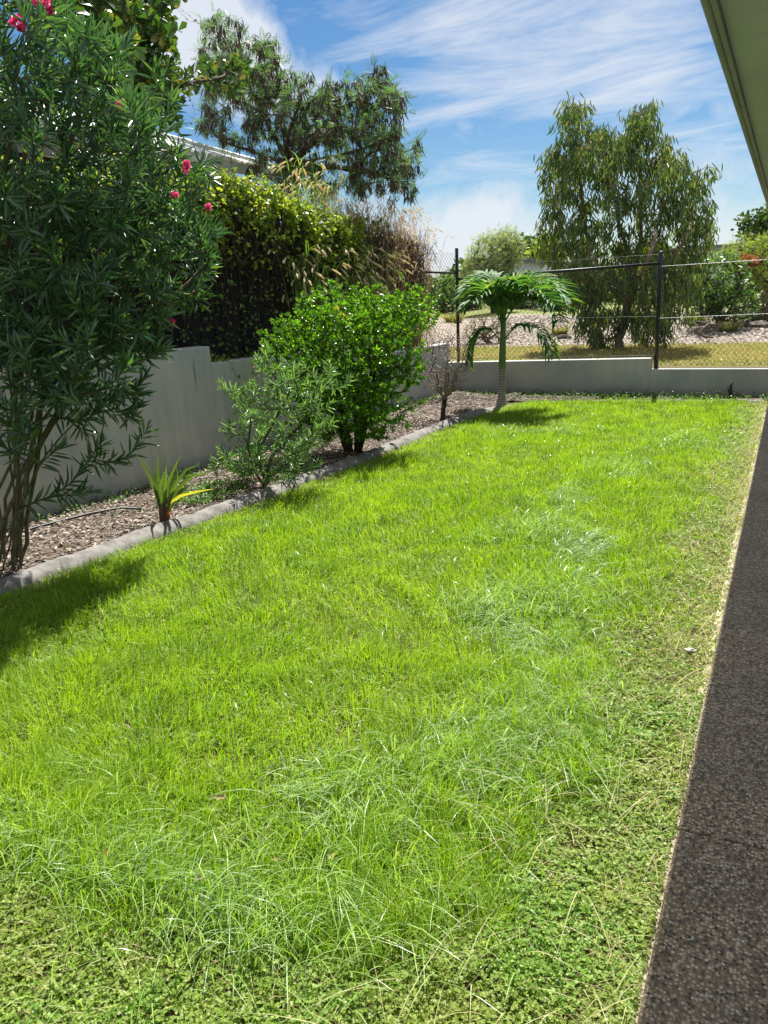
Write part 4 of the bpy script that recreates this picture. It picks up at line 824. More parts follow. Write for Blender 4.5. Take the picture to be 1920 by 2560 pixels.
# strappy plant
st = thing('strappy_plant', (-4.25, 4.73, .03), 'small strap-leaved plant with upright arching blades and reddish base, in mulch beside the kerb', 'plant')
b = np.array([-4.25, 4.73, .05])
g = G(); tube(g, [b-[0, 0, .05], b+[0, 0, .05], b+[.005, 0, .13]], [.035, .032, .02], 9); tube(g, [b+[.03, .0, -.03], b+[.045, 0, .06], b+[.05, 0, .14]], [.022, .02, .012], 8); g.build('stem', MT['red'], st)
def strap(g, P, w):
    P = resamp(np.array(P, float), .02); n = len(P); s = np.linspace(0, 1, n); wd = w*np.sin(np.pi*np.clip(.12+.88*s, 0, .97))**.6*(1-.55*s); T = np.gradient(P, axis=0); T, X, Y = frames(T); vw = P-np.array([0, 0, 1.6])
    side = np.cross(T, P-(b+[0, 0, .1])+[.001, .5, .2]); side /= np.linalg.norm(side, axis=1, keepdims=True); nn = np.cross(side, T)
    A = P-side*wd[:, None]/2+nn*wd[:, None]*.18; B = P; C = P+side*wd[:, None]/2+nn*wd[:, None]*.18; V = np.stack([A, B, C], 1).reshape(-1, 3); i = np.arange(n-1)[:, None]*3; j = np.arange(2)[None]; g.add(V, np.stack([i+j, i+j+1, i+4+j, i+3+j], -1).reshape(-1, 4))
def sp(px, py, yy=4.73): return atY(px, py, yy)
LV = [([(403, 1290), (385, 1210), (350, 1150), (327, 1125)], 4.72), ([(405, 1285), (395, 1215), (375, 1170), (345, 1142), (330, 1128)], 4.8), ([(405, 1285), (395, 1210), (393, 1130)], 4.7), ([(407, 1285), (408, 1200), (414, 1125)], 4.8), ([(410, 1285), (418, 1210), (440, 1160), (455, 1133)], 4.75),
      ([(412, 1285), (425, 1215), (445, 1175), (450, 1140)], 4.85), ([(412, 1288), (430, 1220), (465, 1175), (505, 1158)], 4.7), ([(412, 1290), (440, 1225), (480, 1190), (540, 1178)], 4.8), ([(412, 1292), (440, 1240), (470, 1215), (497, 1200)], 4.9), ([(406, 1290), (388, 1235), (375, 1200), (350, 1155)], 4.62),
      ([(408, 1280), (413, 1200), (417, 1160)], 4.65), ([(404, 1290), (398, 1220), (412, 1180), (425, 1205)], 4.6), ([(412, 1285), (430, 1230), (445, 1200), (440, 1160)], 4.6), ([(405, 1290), (396, 1240), (390, 1190), (388, 1165)], 4.9), ([(411, 1288), (428, 1250), (462, 1200), (500, 1185), (520, 1190)], 4.95)]
g = G()
for pts, yy in LV:
    P = [atY(x, y, 4.73+(yy-4.73)*i/(len(pts)-1)*1.6) for i, (x, y) in enumerate(pts)]; strap(g, P, .042)
g.build('leaves', MT['strap'], st)
g = G(); strap(g, [sp(415, 1265, 4.7), sp(450, 1240, 4.7), sp(500, 1228, 4.7), sp(537, 1222, 4.68)], .03); g.build('leaf', MT['strapyellow'], st)['label'] = 'yellow drooping leaf pointing right'
g = G(); strap(g, [sp(418, 1288, 4.65), sp(425, 1275, 4.6), sp(440, 1287, 4.55)], .035); g.build('leaf', MT['orange'], st)['label'] = 'orange dead leaf at the base'
# palm
pm = thing('palm', (-3.80, 11.78, 0), 'young palm with ringed grey trunk, green crownshaft and arching fronds, in the far corner bed', 'palm')
b = np.array([-3.80, 11.78, 0.])
n = 60; z = np.linspace(-.02, .57, n); r = .047+.045*np.exp(-z/.13)+.0035*np.maximum(0, np.sin(z*2*np.pi/.04))*(z > .18)
g = G(); tube(g, np.stack([b[0]+.02*z, b[1]+0*z, z], 1), r, 16); g.build('trunk', MT['ring'], pm)
z = np.linspace(.57, 1.42, 16); r = np.interp(z, [.57, .62, .8, 1.1, 1.42], [.050, .054, .050, .040, .034]); g = G(); tube(g, np.stack([b[0]+.02*z+.012*(z-.57), b[1]+0*z, z], 1), r, 14); g.build('crownshaft', MT['shaft'], pm)
def frond(pts, ys, ll=.36, w=.046, nleaf=46, hang=.28, name='frond'):
    P = np.array([atY(x, y, yy) for (x, y), yy in zip(pts, ys)]); c = np.concatenate([[0], np.cumsum(np.linalg.norm(np.diff(P, axis=0), axis=1))])
    # smooth
    u = np.linspace(0, c[-1], 40); Q = np.stack([np.interp(u, c, P[:, i]) for i in range(3)], 1)
    for _ in range(10): Q[1:-1] = (Q[:-2]+Q[1:-1]+Q[2:])/3
    g = G(); tube(g, Q, np.linspace(.013, .003, 40), 6)
    ra = g.build('rachis', MT['shaft'], pm); g = G()
    T = np.gradient(Q, axis=0); T /= np.linalg.norm(T, axis=1, keepdims=True)
    for s in (-1, 1):
        t = np.linspace(.18, .99, nleaf); k = (t*39).astype(int); p = Q[k]; d0 = T[k]; side = np.cross(d0, [0, 0, 1.]); side /= np.maximum(np.linalg.norm(side, axis=1, keepdims=True), 1e-6)
        L = 1.1*ll*np.sin(np.pi*(.18+.72*t))**.6*rng.uniform(.72, 1.12, nleaf)
        # leaflet as bent strip
        sg = 6; S = np.linspace(0, 1, sg+1)[None, :, None]; dd = d0*.75+side*s*.75+np.array([0, 0, .42])+rng.normal(size=(nleaf, 3))*.13; dd /= np.linalg.norm(dd, axis=1, keepdims=True)
        C_ = p[:, None]+L[:, None, None]*(dd[:, None]*S+np.array([0, 0, -hang])*S**2.2); C_ = C_+rng.normal(size=(nleaf, 1, 3))*.02*S
        TT = np.gradient(C_, axis=1); TT /= np.linalg.norm(TT, axis=2, keepdims=True); ww = np.cross(TT, np.array([0, 0, 1.])+d0[:, None]*0+side[:, None]*s*.3); ww /= np.maximum(np.linalg.norm(ww, axis=2, keepdims=True), 1e-6)
        wd = w*np.array([.5, .95, 1, .9, .7, .4, .05])[None, :, None]/2; A = C_-ww*wd; B = C_+ww*wd; up_ = np.cross(ww, TT)
        V = np.stack([A+up_*wd*.35, C_, B+up_*wd*.35], 2).reshape(-1, 3); kk = 3*(sg+1); i = np.arange(sg)[:, None]*3; j = np.arange(2)[None]; q = np.stack([i+j, i+j+1, i+4+j, i+3+j], -1).reshape(-1, 4)
        g.add(V, (np.arange(nleaf)[:, None, None]*kk+q[None]).reshape(-1, 4))
    fr = g.build(name, MT['palm'], pm); mw = ra.parent; ra.parent = fr; return fr
Y0 = 11.78
frond([(1256, 812), (1275, 745), (1320, 715), (1375, 715), (1425, 755)], [Y0, Y0, Y0-.1, Y0-.15, Y0-.2], .42)
frond([(1257, 812), (1285, 765), (1330, 745), (1380, 770), (1400, 810)], [Y0, Y0-.1, Y0-.3, Y0-.5, Y0-.6], .36)
frond([(1256, 812), (1270, 740), (1295, 705), (1340, 698), (1395, 720)], [Y0, Y0+.1, Y0+.25, Y0+.4, Y0+.5], .40)
frond([(1255, 812), (1242, 745), (1215, 715), (1180, 710), (1155, 740)], [Y0, Y0-.05, Y0-.1, Y0-.2, Y0-.2], .36)
frond([(1255, 812), (1235, 765), (1205, 745), (1175, 750), (1160, 775)], [Y0, Y0-.15, Y0-.35, Y0-.5, Y0-.5], .32)
frond([(1256, 812), (1250, 740), (1240, 700), (1210, 690), (1180, 705)], [Y0, Y0+.1, Y0+.3, Y0+.5, Y0+.6], .36)
frond([(1256, 812), (1262, 745), (1268, 710), (1290, 700), (1310, 720)], [Y0, Y0-.15, Y0-.35, Y0-.6, Y0-.8], .34)
frond([(1256, 812), (1270, 760), (1300, 730), (1345, 725), (1390, 765)], [Y0, Y0-.15, Y0-.4, Y0-.7, Y0-.9], .36)
frond([(1254, 812), (1245, 750), (1225, 722), (1200, 730), (1185, 760)], [Y0, Y0-.2, Y0-.5, Y0-.8, Y0-.9], .34)
frond([(1262, 848), (1290, 812), (1330, 812), (1365, 845), (1382, 885)], [Y0, Y0-.05, Y0-.1, Y0-.15, Y0-.2], .30, .032, 34, .7)
frond([(1250, 850), (1225, 820), (1200, 825), (1180, 860), (1172, 905)], [Y0, Y0-.05, Y0-.1, Y0-.15, Y0-.15], .27, .03, 32, .75)
g = G(); P = [atY(x, y, Y0-.08) for x, y in ((1256, 820), (1252, 780), (1262, 735), (1268, 705))]; P = resamp(np.array(P), .03); tube(g, P, np.interp(np.linspace(0, 1, len(P)), [0, .5, 1], [.02, .014, .003]), 7); g.build('spear', MT['palm'], pm)
# pipe
pp = thing('irrigation_pipe', (-5.0, 4.2, .05), 'black irrigation pipe lying on the mulch beside the big oleander', 'pipe')
g = G(); P = resamp(np.array([(-4.98, 2.8, .06), (-4.98, 3.6, .075), (-4.95, 4.15, .075), (-4.88, 4.6, .07), (-4.80, 4.85, .06), (-4.72, 5.0, .02)]), .04); tube(g, P, .0095, 10, True); g.build('pipe_run', MT['poly'], pp)
# loose leaves on the lawn and mulch, white crumpled stone by the path
for i, (x, y, s, c, lab) in enumerate([(-1.67, 1.49, .055, 'orange', 'orange dead leaf in the long grass at lower left'), (-1.54, 1.86, .05, 'leafdry', 'pale curled dead leaf high in the grass, farthest up the lawn of the fallen leaves'), (-1.23, 1.66, .035, 'leafdry', 'small pale dead leaf in the middle of the long grass'),
                                       (-1.07, 1.75, .04, 'leafdry', 'straw-coloured dead leaf right of centre in the long grass'), (-1.36, 1.53, .05, 'leafpink', 'pinkish dead leaf beside a thick tuft'), (-1.28, 1.23, .05, 'leafpink', 'pinkish-brown dead leaf on the clover at the bottom'), (-1.09, 1.27, .022, 'strapyellow', 'tiny yellow leaf on the clover near the bottom')]):
    if 'leafdry' not in MT: MT['leafdry'] = solid('dry_leaf', [(.30, .22, .10), (.42, .33, .17)], .7, 40); MT['leafpink'] = solid('pinkish_dry_leaf', [(.28, .17, .12), (.4, .28, .22)], .7, 40)
    g = G(); z = .06 if y > 1.42 else .02; a = rng.uniform(0, 6.28); p = np.array([[x, y, z]]); inst(g, OVAL, p, np.array([[math.cos(a), math.sin(a), .15]]), np.array([[.6, -.5, .8]]), s*.8, s*.36)
    tag(g.build('fallen_leaf', MT[c], loc=(x, y, z)), lab, 'leaf', 'dead leaves on the lawn')
g = G(); n = 26; v = rdir(n); 
import bmesh
bm = bmesh.new(); bmesh.ops.create_icosphere(bm, subdivisions=3, radius=.022)
for v_ in bm.verts: f_ = 1+.25*math.sin(v_.co.x*190)*math.cos(v_.co.y*160)+.12*math.sin(v_.co.z*300); v_.co = Vector((v_.co.x*1.5*f_, v_.co.y*f_, v_.co.z*.6*f_))
me = bpy.data.meshes.new('pale_stone'); bm.to_mesh(me); bm.free(); me.materials.append(MT['stone']); ob = bpy.data.objects.new('pale_stone', me); COL.objects.link(ob); ob.scale = (.7, .7, .8); ob.location = (-.29, 3.62, .035); tag(ob, 'small pale stone in the thin grass beside the path', 'stone')

# ------------------------------------------------------------------ trees
# leucaena with hanging pods
lt = thing('leucaena_tree', (-7.6, 12.0, .7), 'spreading feathery tree hung with brown pods, behind the vine hedge', 'tree')
pl = Plant((-7.5, 12.0, .6)); q = atY
pl.limb([(-7.45, 12.0, 1.8), q(735, 470, 12), q(725, 410, 12)], 0); e = len(pl.P)-1
for pts in ([(690, 350), (650, 270), (600, 180), (560, 110)], [(720, 350), (740, 280), (760, 230)], [(790, 350), (850, 290), (900, 240), (945, 220)], [(800, 400), (880, 380), (960, 360), (1010, 380)], [(660, 390), (600, 370), (560, 355)], [(700, 300), (660, 220), (640, 170)], [(850, 420), (930, 430), (980, 450)]):
    pl.limb([q(x, y, 12+rng.normal()*.3) for x, y in pts], e)
LB = [(555, 110, 55, 75, 30), (600, 170, 75, 75, 45), (655, 160, 45, 70, 26), (640, 240, 90, 60, 50), (720, 225, 60, 55, 28), (790, 260, 60, 60, 34), (840, 230, 45, 35, 20), (850, 300, 90, 60, 50), (930, 200, 35, 45, 20), (985, 225, 22, 28, 8), (950, 280, 55, 60, 32), (720, 320, 90, 50, 44),
      (600, 325, 60, 22, 16), (800, 370, 100, 45, 44), (930, 350, 70, 45, 30), (1020, 380, 35, 50, 20), (960, 420, 70, 45, 26), (760, 440, 80, 50, 34), (850, 440, 70, 40, 22), (510, 150, 16, 22, 7), (520, 300, 25, 25, 8), (680, 400, 60, 40, 22), (560, 230, 50, 60, 20), (1010, 440, 40, 50, 14)]
TT = np.concatenate([np.stack([q(x+rng.uniform(-1, 1)*rx, y+rng.uniform(-1, 1)*ry, 12+rng.normal()*.45) for _ in range(int(n*1.0))]) for x, y, rx, ry, n in LB])
pl.grow(TT, step=.14, wob=.03, endup=.35, gravity=.1)
g = G(); pl.wood(g, .0045, .47, .09); g.build('trunk', MT['darkbark'], lt)
g = G(); P, T, t = pl.along(.36, 19); m = len(P)
for _ in range(2):
    d = rdir(m, -.05)+T*.5; d[:, 2] -= .15; inst(g, PINN, P+rng.normal(size=(m, 3))*.05, d, np.array([0, 0, 1.])+rng.normal(size=(m, 3))*.5, rng.uniform(.12, .20, m), rng.uniform(.07, .11, m))
g.build('crown', MT['leuc'], lt)
g = G(); Pp, Tp, tp = pl.along(.3, 6); keep = rng.random(len(Pp)) < .8; Pp = Pp[keep]
for _ in range(13):
    m = len(Pp); d = np.stack([rng.normal(0, .33, m), rng.normal(0, .33, m), -np.ones(m)], 1); inst(g, DIAM, Pp+rng.normal(size=(m, 3))*.03, d, rdir(m), rng.uniform(.12, .2, m), .022)
g.build('seed_pods', MT['pod'], lt)
# broad leaved tree, upper left
al = thing('broad_leaf_tree', (-6.9, 7.2, 1.0), 'dark broad-leaved tree reaching over the fence behind the big oleander', 'tree')
pl = Plant((-7.4, 7.2, .9)); qx = lambda x, y, X=-6.9: atX(x, y, X)
pl.limb([(-7.4, 7.2, 2.0), qx(300, 330, -7.2), qx(320, 200, -7.1)], 0); e = len(pl.P)-1
for pts in ([(250, 120), (200, 40), (180, -60)], [(380, 100), (400, 20), (420, -80)], [(420, 220), (490, 205), (560, 190), (600, 160)], [(240, 220), (160, 160)], [(400, 260), (450, 290)], [(330, 60), (300, -40)]):
    pl.limb([qx(x, y, -7+rng.normal()*.15) for x, y in pts], e)
LB = [(190, 40, 70, 60, 34), (280, 90, 80, 80, 60), (370, 40, 60, 60, 34), (330, 170, 80, 60, 48), (390, 235, 50, 45, 24), (300, 250, 60, 40, 26), (250, 170, 60, 60, 30), (420, 100, 14, 30, 5), (440, 170, 22, 24, 7), (480, 205, 26, 20, 8), (540, 180, 26, 24, 10), (590, 165, 28, 26, 9), (575, 205, 20, 16, 5), (350, -60, 100, 60, 30), (200, -60, 100, 60, 30), (400, 280, 25, 20, 5)]
TT = np.concatenate([np.stack([qx(x+rng.uniform(-1, 1)*rx, y+rng.uniform(-1, 1)*ry, -6.9+rng.normal()*.28*min(1, rx/50)) for _ in range(n)]) for x, y, rx, ry, n in LB])
pl.grow(TT, step=.14, wob=.03, endup=.2)
g = G(); pl.wood(g, .004, .47, .09); g.build('trunk', MT['darkbark'], al)
g = G(); P, T, t = pl.along(.2, 34); whorls(g, P+rng.normal(size=P.shape)*.04, T, t, 3, .14, .08, OBOV, (.6, 1.4)); g.build('crown', MT['almond'], al)
for pts in ([(415, 10), (445, 25), (470, 55), (500, 66), (530, 80)], [(400, -10), (440, 5), (460, 20), (500, 45)], [(470, 230), (478, 260), (490, 290)], [(440, 290), (470, 310), (495, 300), (520, 320)]):
    g = G(); P_ = resamp(np.array([qx(x, y) for x, y in pts]), .02); P_ = P_+np.cumsum(rng.normal(size=P_.shape)*.004, axis=0); tube(g, P_, .0022, 3)
    i = rng.integers(0, len(P_), 7); inst(g, OVAL, P_[i], rdir(7), rdir(7), .03, .02)
    g.build('tendril', MT['twig'], al)
# eucalypt
eu = thing('weeping_gum_tree', (-2.95, 17.0, .5), 'large weeping gum tree with drooping narrow leaves, in the park behind the back fence', 'tree')
pl = Plant((-3.0, 17.0, .45)); YE = 17.0; q = atY; t0 = atY(1545, 880, YE)
pl = Plant((t0[0], YE, .42)); 
pl.limb([t0+[.0, 0, .15], q(1560, 800, YE), q(1575, 740, YE)], 0); e = len(pl.P)-1; nlow = 4
for pts in ([(1570, 640), (1540, 520), (1530, 400), (1520, 300)], [(1500, 700), (1470, 600), (1450, 450), (1440, 320), (1440, 270)], [(1620, 650), (1650, 540), (1660, 420), (1640, 330)], [(1650, 680), (1710, 600), (1740, 500), (1750, 420)], [(1520, 680), (1430, 640), (1390, 540), (1380, 440)], [(1600, 600), (1600, 450), (1590, 320)]):
    pl.limb([q(x, y, YE+rng.normal()*.35) for x, y in pts], e)
LB = [(1440, 290, 45, 50, 22), (1450, 370, 80, 60, 46), (1535, 350, 30, 25, 8), (1600, 300, 40, 45, 26), (1620, 360, 60, 60, 40), (1530, 400, 70, 60, 44), (1390, 430, 50, 60, 30), (1460, 470, 80, 60, 40), (1640, 450, 60, 60, 40), (1560, 490, 70, 50, 16), (1710, 420, 35, 50, 16), (1740, 470, 40, 50, 18), (1700, 540, 60, 60, 30), (1390, 540, 50, 60, 28), (1470, 580, 70, 50, 26), (1620, 560, 70, 60, 30),
      (1760, 560, 35, 50, 18), (1740, 620, 50, 50, 26), (1400, 640, 60, 50, 30), (1500, 660, 80, 50, 40), (1620, 660, 80, 50, 44), (1710, 680, 60, 50, 30), (1440, 720, 50, 60, 34), (1520, 740, 70, 60, 44), (1620, 750, 70, 60, 44), (1700, 740, 40, 50, 20), (1460, 810, 40, 40, 20), (1510, 830, 40, 35, 18), (1650, 810, 50, 40, 22), (1600, 830, 30, 30, 8), (1370, 390, 18, 20, 4), (1290+60, 395, 18, 12, 4), (1800, 430, 10, 8, 2), (1790, 520, 14, 16, 5), (1345, 620, 18, 50, 8)]
TT = np.concatenate([np.stack([q(1560+(x+rng.uniform(-1, 1)*rx-1560)*.93, y+rng.uniform(-1, 1)*ry-8, YE+rng.normal()*.55*min(1, rx/60)) for _ in range(int(n*1.2))]) for x, y, rx, ry, n in LB])
pl.grow(TT, step=.16, wob=.03, endup=-.2, gravity=.0, below=.1)
g = G(); pl.wood(g, .0042, .46, .085); g.build('trunk', MT['pinkbark'], eu)
g = G(); P, T, t = pl.along(.52, 21); m = len(P)
for _ in range(4):
    d = np.stack([rng.normal(0, .38, m), rng.normal(0, .38, m), -np.ones(m)], 1)+T*.25; off = rng.normal(size=(m, 3))*.07; off[:, 2] -= rng.random(m)*.12
    inst(g, LANCE, P+off, d, rdir(m), rng.uniform(.13, .22, m), rng.uniform(.022, .034, m))
g.build('crown', MT['euc'], eu)

# ------------------------------------------------------------------ far vegetation
def shrub(name, label, cat, base, lobes, mat, n, leaf, wid, tpl=OVAL, bark='darkbark', rt=.008, step=.25, per=14, last=.5, nl=2, clumps=0, group=None, trunks=4):
    """lobes in metres: (centre, radii, share)"""
    t = thing(name, base, label, cat, group); b = np.array(base, float); pl = Plant(b); tot = sum(l[2] for l in lobes)
    for k in range(trunks):
        c = np.array(lobes[k % len(lobes)][0]); pl.limb([b+(c-b)*[.3, .3, .35]+rng.normal(size=3)*.08, b+(c-b)*.75+rng.normal(size=3)*.1], 0)
    T = np.concatenate([cloud(c, r, max(4, int(n*s/tot)), clumps, .35, .4) for c, r, s in lobes]); T = T[T[:, 2] > b[2]+.05]
    pl.grow(T, step=step, endup=.25); g = G(); pl.wood(g, rt, .45, .14); g.build('trunk', MT[bark], t)
    g = G(); P, Tn, tt = pl.along(last, per); 
    for _ in range(nl):
        m = len(P); d = rdir(m, .1)+Tn*.6; inst(g, tpl, P+rng.normal(size=(m, 3))*leaf*.5, d, rdir(m, .5), rng.uniform(.7, 1.2, m)*leaf, rng.uniform(.7, 1.2, m)*wid)
    g.build('crown', MT[mat], t); return t
def lob(px, py, y, rx, ry, share=1.):  # radii in photo px
    c = atY(px, py, y); s = math.hypot(c[0], c[1])/F*1.02; return (c, (rx*s, min(rx, ry)*s, ry*s), share)
def gb(px, y): c = atY(px, 800, y); return (c[0], y, float(hgt(c[0], y)))
shrub('feathery_tree', 'pale feathery round-topped tree left of the gum tree, above the palm', 'tree', gb(1235, 29), [lob(1230, 650, 29, 62, 60, 2), lob(1265, 620, 29.3, 45, 38, 1.2), lob(1195, 690, 28.8, 45, 45, 1), lob(1240, 720, 29, 70, 40, 1)], 'pale', 1300, .18, .12, PINN, per=14)
shrub('dark_tree', 'dark green tree rising above the small white building left of the gum tree', 'tree', gb(1320, 50), [lob(1320, 630, 50, 45, 32, 2), lob(1285, 640, 50, 35, 25, 1), lob(1370, 640, 50, 40, 30, 1)], 'bgdark', 500, .3, .2, OVAL, rt=.012, step=.5, last=.9, per=8)
shrub('lime_tree', 'yellow-green tree top half hidden behind the left side of the gum tree', 'tree', gb(1365, 40), [lob(1365, 640, 40, 40, 40, 1)], 'acacia', 380, .22, .16, OVAL, rt=.01, step=.4, last=.8, per=9)
shrub('dry_bush', 'olive brown twiggy bush on the bank left of the palm trunk', 'bush', gb(1225, 19.2), [lob(1220, 815, 19.2, 55, 32, 2), lob(1190, 830, 19, 35, 25, 1), lob(1255, 830, 19.3, 35, 28, 1)], 'olive', 700, .035, .014, LANCE, 'twig', .003, .12, 26, .2, 2)
for i, (px, y, w, mm, lab) in enumerate([(1110, 31, 50, 'bggreen', 'green park shrub seen through the fence left of the tall left fence post'), (1170, 33, 45, 'bgdark', 'dark park shrub behind the left palm fronds'), (1300, 32, 60, 'bgdark', 'dark park shrub behind the right palm fronds'), (1385, 31, 45, 'bggreen', 'green park shrub directly left of the gum tree trunk'), (1050, 34, 50, 'bgdark', 'dark park shrub behind the dry grass at the left fence'), (1480, 33, 60, 'bgdark', 'dark park shrub behind the gum tree, left part'), (1600, 34, 70, 'bgdark', 'dark park shrub behind the gum tree, right part'), (1690, 32, 60, 'bggreen', 'green park shrub between the gum tree and right leafy bush')]):
    shrub('park_shrub', lab, 'shrub', gb(px, y), [lob(px, 735, y, w, 45, 1)], mm, 300, .14, .09, OVAL, rt=.008, step=.35, per=9, last=.6, group='shrubs along the far side of the park')
shrub('leafy_bush', 'bright green leafy bush in the park right of the gum tree', 'bush', gb(1800, 21), [lob(1800, 700, 21, 60, 60, 2), lob(1770, 740, 21, 45, 45, 1.2), lob(1830, 760, 21, 60, 38, 1)], 'bggreen', 900, .10, .062, OVAL, rt=.005, step=.2, per=14, last=.4)
shrub('acacia_bush', 'feathery lime acacia spreading above the leafy bush at the right edge', 'bush', gb(1905, 23), [lob(1880, 640, 23, 65, 45, 2), lob(1940, 650, 23, 70, 60, 2), lob(1890, 710, 22.6, 60, 45, 1.3), lob(1835, 650, 23, 40, 30, .8)], 'acacia', 950, .14, .075, PINN, rt=.005, step=.22, per=12, last=.45)
shrub('dark_tree', 'dark rounded tree top at the right edge behind the lime acacia', 'tree', gb(1930, 34), [lob(1900, 570, 34, 50, 38, 1), lob(1950, 580, 34, 70, 50, 2), lob(1960, 660, 34, 80, 60, 1)], 'bgdark', 700, .2, .12, OVAL, rt=.01, step=.35, per=10, last=.7)
shrub('thicket', 'dark grey woody thicket under the acacia at the right edge', 'bush', gb(1900, 22), [lob(1890, 765, 22, 60, 28, 1), lob(1940, 760, 22, 50, 35, 1)], 'olive', 380, .06, .03, OVAL, 'twig', .004, .15, 10, .3)
c = atY(1868, 656, 22.3); g = G(); n = 900; inst(g, OVAL, c+rng.normal(size=(n, 3))*[.12, .12, .06], rdir(n, .2), rdir(n), .07, .04)
t = thing('flowering_shrub', gb(1868, 22.3), 'cluster of rusty orange bracts among the acacia branches at right', 'shrub'); g.build('bracts', MT['orange'], t); g = G(); bb = np.array(gb(1868, 22.3)); tube(g, [bb, bb+(c-bb)*.5+[.1, 0, 0], c], [.02, .014, .006], 6); g.build('stem', MT['darkbark'], t)
# grassy tussocks and rocks on the bank
def tussock(px, py, y, r, label, mat='park_t'):
    if 'park_t' not in MT: MT['park_t'] = leafmat('tussock_blades', [(.16, .2, .07), (.26, .27, .1), (.36, .32, .16)], .3, .6, .2)
    c = atY(px, py, y); z = float(hgt(c[0], y)); n = 420; a = rng.uniform(0, 6.28, n); rr = r*.45*np.sqrt(rng.random(n)); x_ = c[0]+rr*np.cos(a); y_ = y+rr*np.sin(a)
    g = G(); blades(g, x_, y_, rng.uniform(.5, 1.2, n)*r*.9, np.full(n, .016), rng.uniform(.3, 1.2, n), a, 3, np.full(n, z-.02)); tag(g.build('tussock', MT[mat], loc=(c[0], y, z)), label, 'grass tussock', 'grass tussocks on the mulch bank')
tussock(1740, 800, 22, .42, 'grey-green tussock on the bank right of the gum tree, above the fallen branch')
tussock(1822, 825, 20.3, .36, 'olive tussock on the bank right of the fallen branch')
tussock(1905, 800, 22.3, .5, 'tussock at the right edge under the dark thicket')
tussock(1400, 820, 20.3, .32, 'dark tussock on the bank left of the gum tree')
tussock(1135, 790, 24, .5, 'broad tussock behind the tall left fence post')
tussock(1500, 800, 22.5, .4, 'tussock directly behind the gum tree trunk')
def rockob(px, py, y, s, label):
    bm = bmesh.new(); bmesh.ops.create_icosphere(bm, subdivisions=3, radius=1)
    for v_ in bm.verts: v_.co *= 1+.22*math.sin(v_.co.x*3.1+px)+.15*math.cos(v_.co.y*4.3+py)+.06*math.sin(v_.co.z*9)
    for v_ in bm.verts: v_.co = Vector((v_.co.x*s, v_.co.y*s*.8, v_.co.z*s*.55))
    me = bpy.data.meshes.new('rock'); bm.to_mesh(me); bm.free(); me.materials.append(MT['rock']); ob = bpy.data.objects.new('rock', me); COL.objects.link(ob); c = atY(px, py, y); ob.location = (c[0], y, float(hgt(c[0], y))+s*.15); tag(ob, label, 'rock', 'rocks on the mulch bank')
rockob(1890, 815, 21.2, .22, 'dark rock at the right edge on the mulch bank'); rockob(1412, 838, 19.6, .14, 'dark rock left of the gum tree foot'); rockob(1745, 812, 21.4, .16, 'low dark rock under the tussock beside the gum tree')
# fallen branch
fb = thing('fallen_branch', (atY(1780, 835, 19.5)[0], 19.5, .65), 'forked bare branch fallen on the mulch right of the fence post', 'branch')
g = G(); A = [atY(x, y, yy) for x, y, yy in ((1800, 812, 19.8), (1770, 812, 19.6), (1748, 832, 19.4), (1760, 842, 19.3), (1785, 845, 19.2))]; 
for a_ in A: a_[2] = max(a_[2], float(hgt(a_[0], a_[1]))+.03)
tube(g, A, [.022, .035, .045, .03, .015], 7); g.build('branch', MT['bark'], fb)
g = G(); A2 = [A[1], atY(1775, 800, 19.9), atY(1765, 792, 20)]; tube(g, A2, [.03, .02, .008], 6); g.build('side_branch', MT['bark'], fb)
# pale road far left, white buildings
z = 1.17; g = G(); g.add([(-26, 33.0, 0), (-4.5, 34.5, 0), (-4.5, 36.5, 0), (-26, 37, 0)], [[0, 1, 2, 3]])
for v in g.V: v[:, 2] = hgt(v[:, 0], v[:, 1])+.03
tag(g.build('road', MT['road']), 'pale road strip beyond the park', kind='structure')
def building(label, px0, px1, pyt0, pyt1, y, dep, over):
    a = atY(px0, pyt0, y); c = atY(px1, pyt1, y); t = thing('white_building', ((a[0]+c[0])/2, y, 1.1), label, 'building')
    g = G(); g.addm([(a[0], y, 1.), (c[0], y, 1.), (c[0], y+dep, 1.), (a[0], y+dep, 1.), (a[0], y, a[2]), (c[0], y, c[2]), (c[0], y+dep, c[2]), (a[0], y+dep, a[2])], [np.array([[0, 1, 5, 4], [1, 2, 6, 5], [2, 3, 7, 6], [3, 0, 4, 7], [4, 5, 6, 7]])]); g.build('wall', MT['bgwhite'], t, smooth=False)
    d = nrm(c-a); A = a-d*over; C = c+d*.3; g = G(); P = []
    for zz in (.02, .22):
        for (p, yy) in ((A, y-.25), (C, y-.25), (C, y+dep+.5), (A, y+dep+.5)): P.append((p[0], yy, p[2]+zz))
    g.addm(P, [np.array([[3, 2, 1, 0], [4, 5, 6, 7], [0, 1, 5, 4], [1, 2, 6, 5], [2, 3, 7, 6], [3, 0, 4, 7]])]); g.build('roof', MT['roofdark'], t, smooth=False); return t
MT['roofdark'] = solid('grey_roof', [(.12, .125, .13), (.18, .18, .18)], .6, 2, .3)
building('small white building with thin dark sloping roof, seen between the palm and dark tree', 1285, 1356, 655, 661, 34, 4, .5)
building('long pale building with grey roof edge, behind the right side of the gum tree', 1640, 1850, 634, 620, 46, 10, .5)
# distant line of trees, one mass
g = G(); n = 26000; x = rng.uniform(-60, 25, n); y = rng.uniform(62, 70, n); hh = 1.2+2.6*(.5+.25*np.sin(x*.5)+.25*np.sin(x*1.3+1)); z_ = 1+rng.random(n)**.7*hh
inst(g, OVAL, np.stack([x, y, z_], 1), rdir(n), rdir(n, .5), rng.uniform(.4, .7, n), .4); tag(g.build('distant_trees', MT['bgdark']), 'far line of trees on the horizon', kind='stuff')

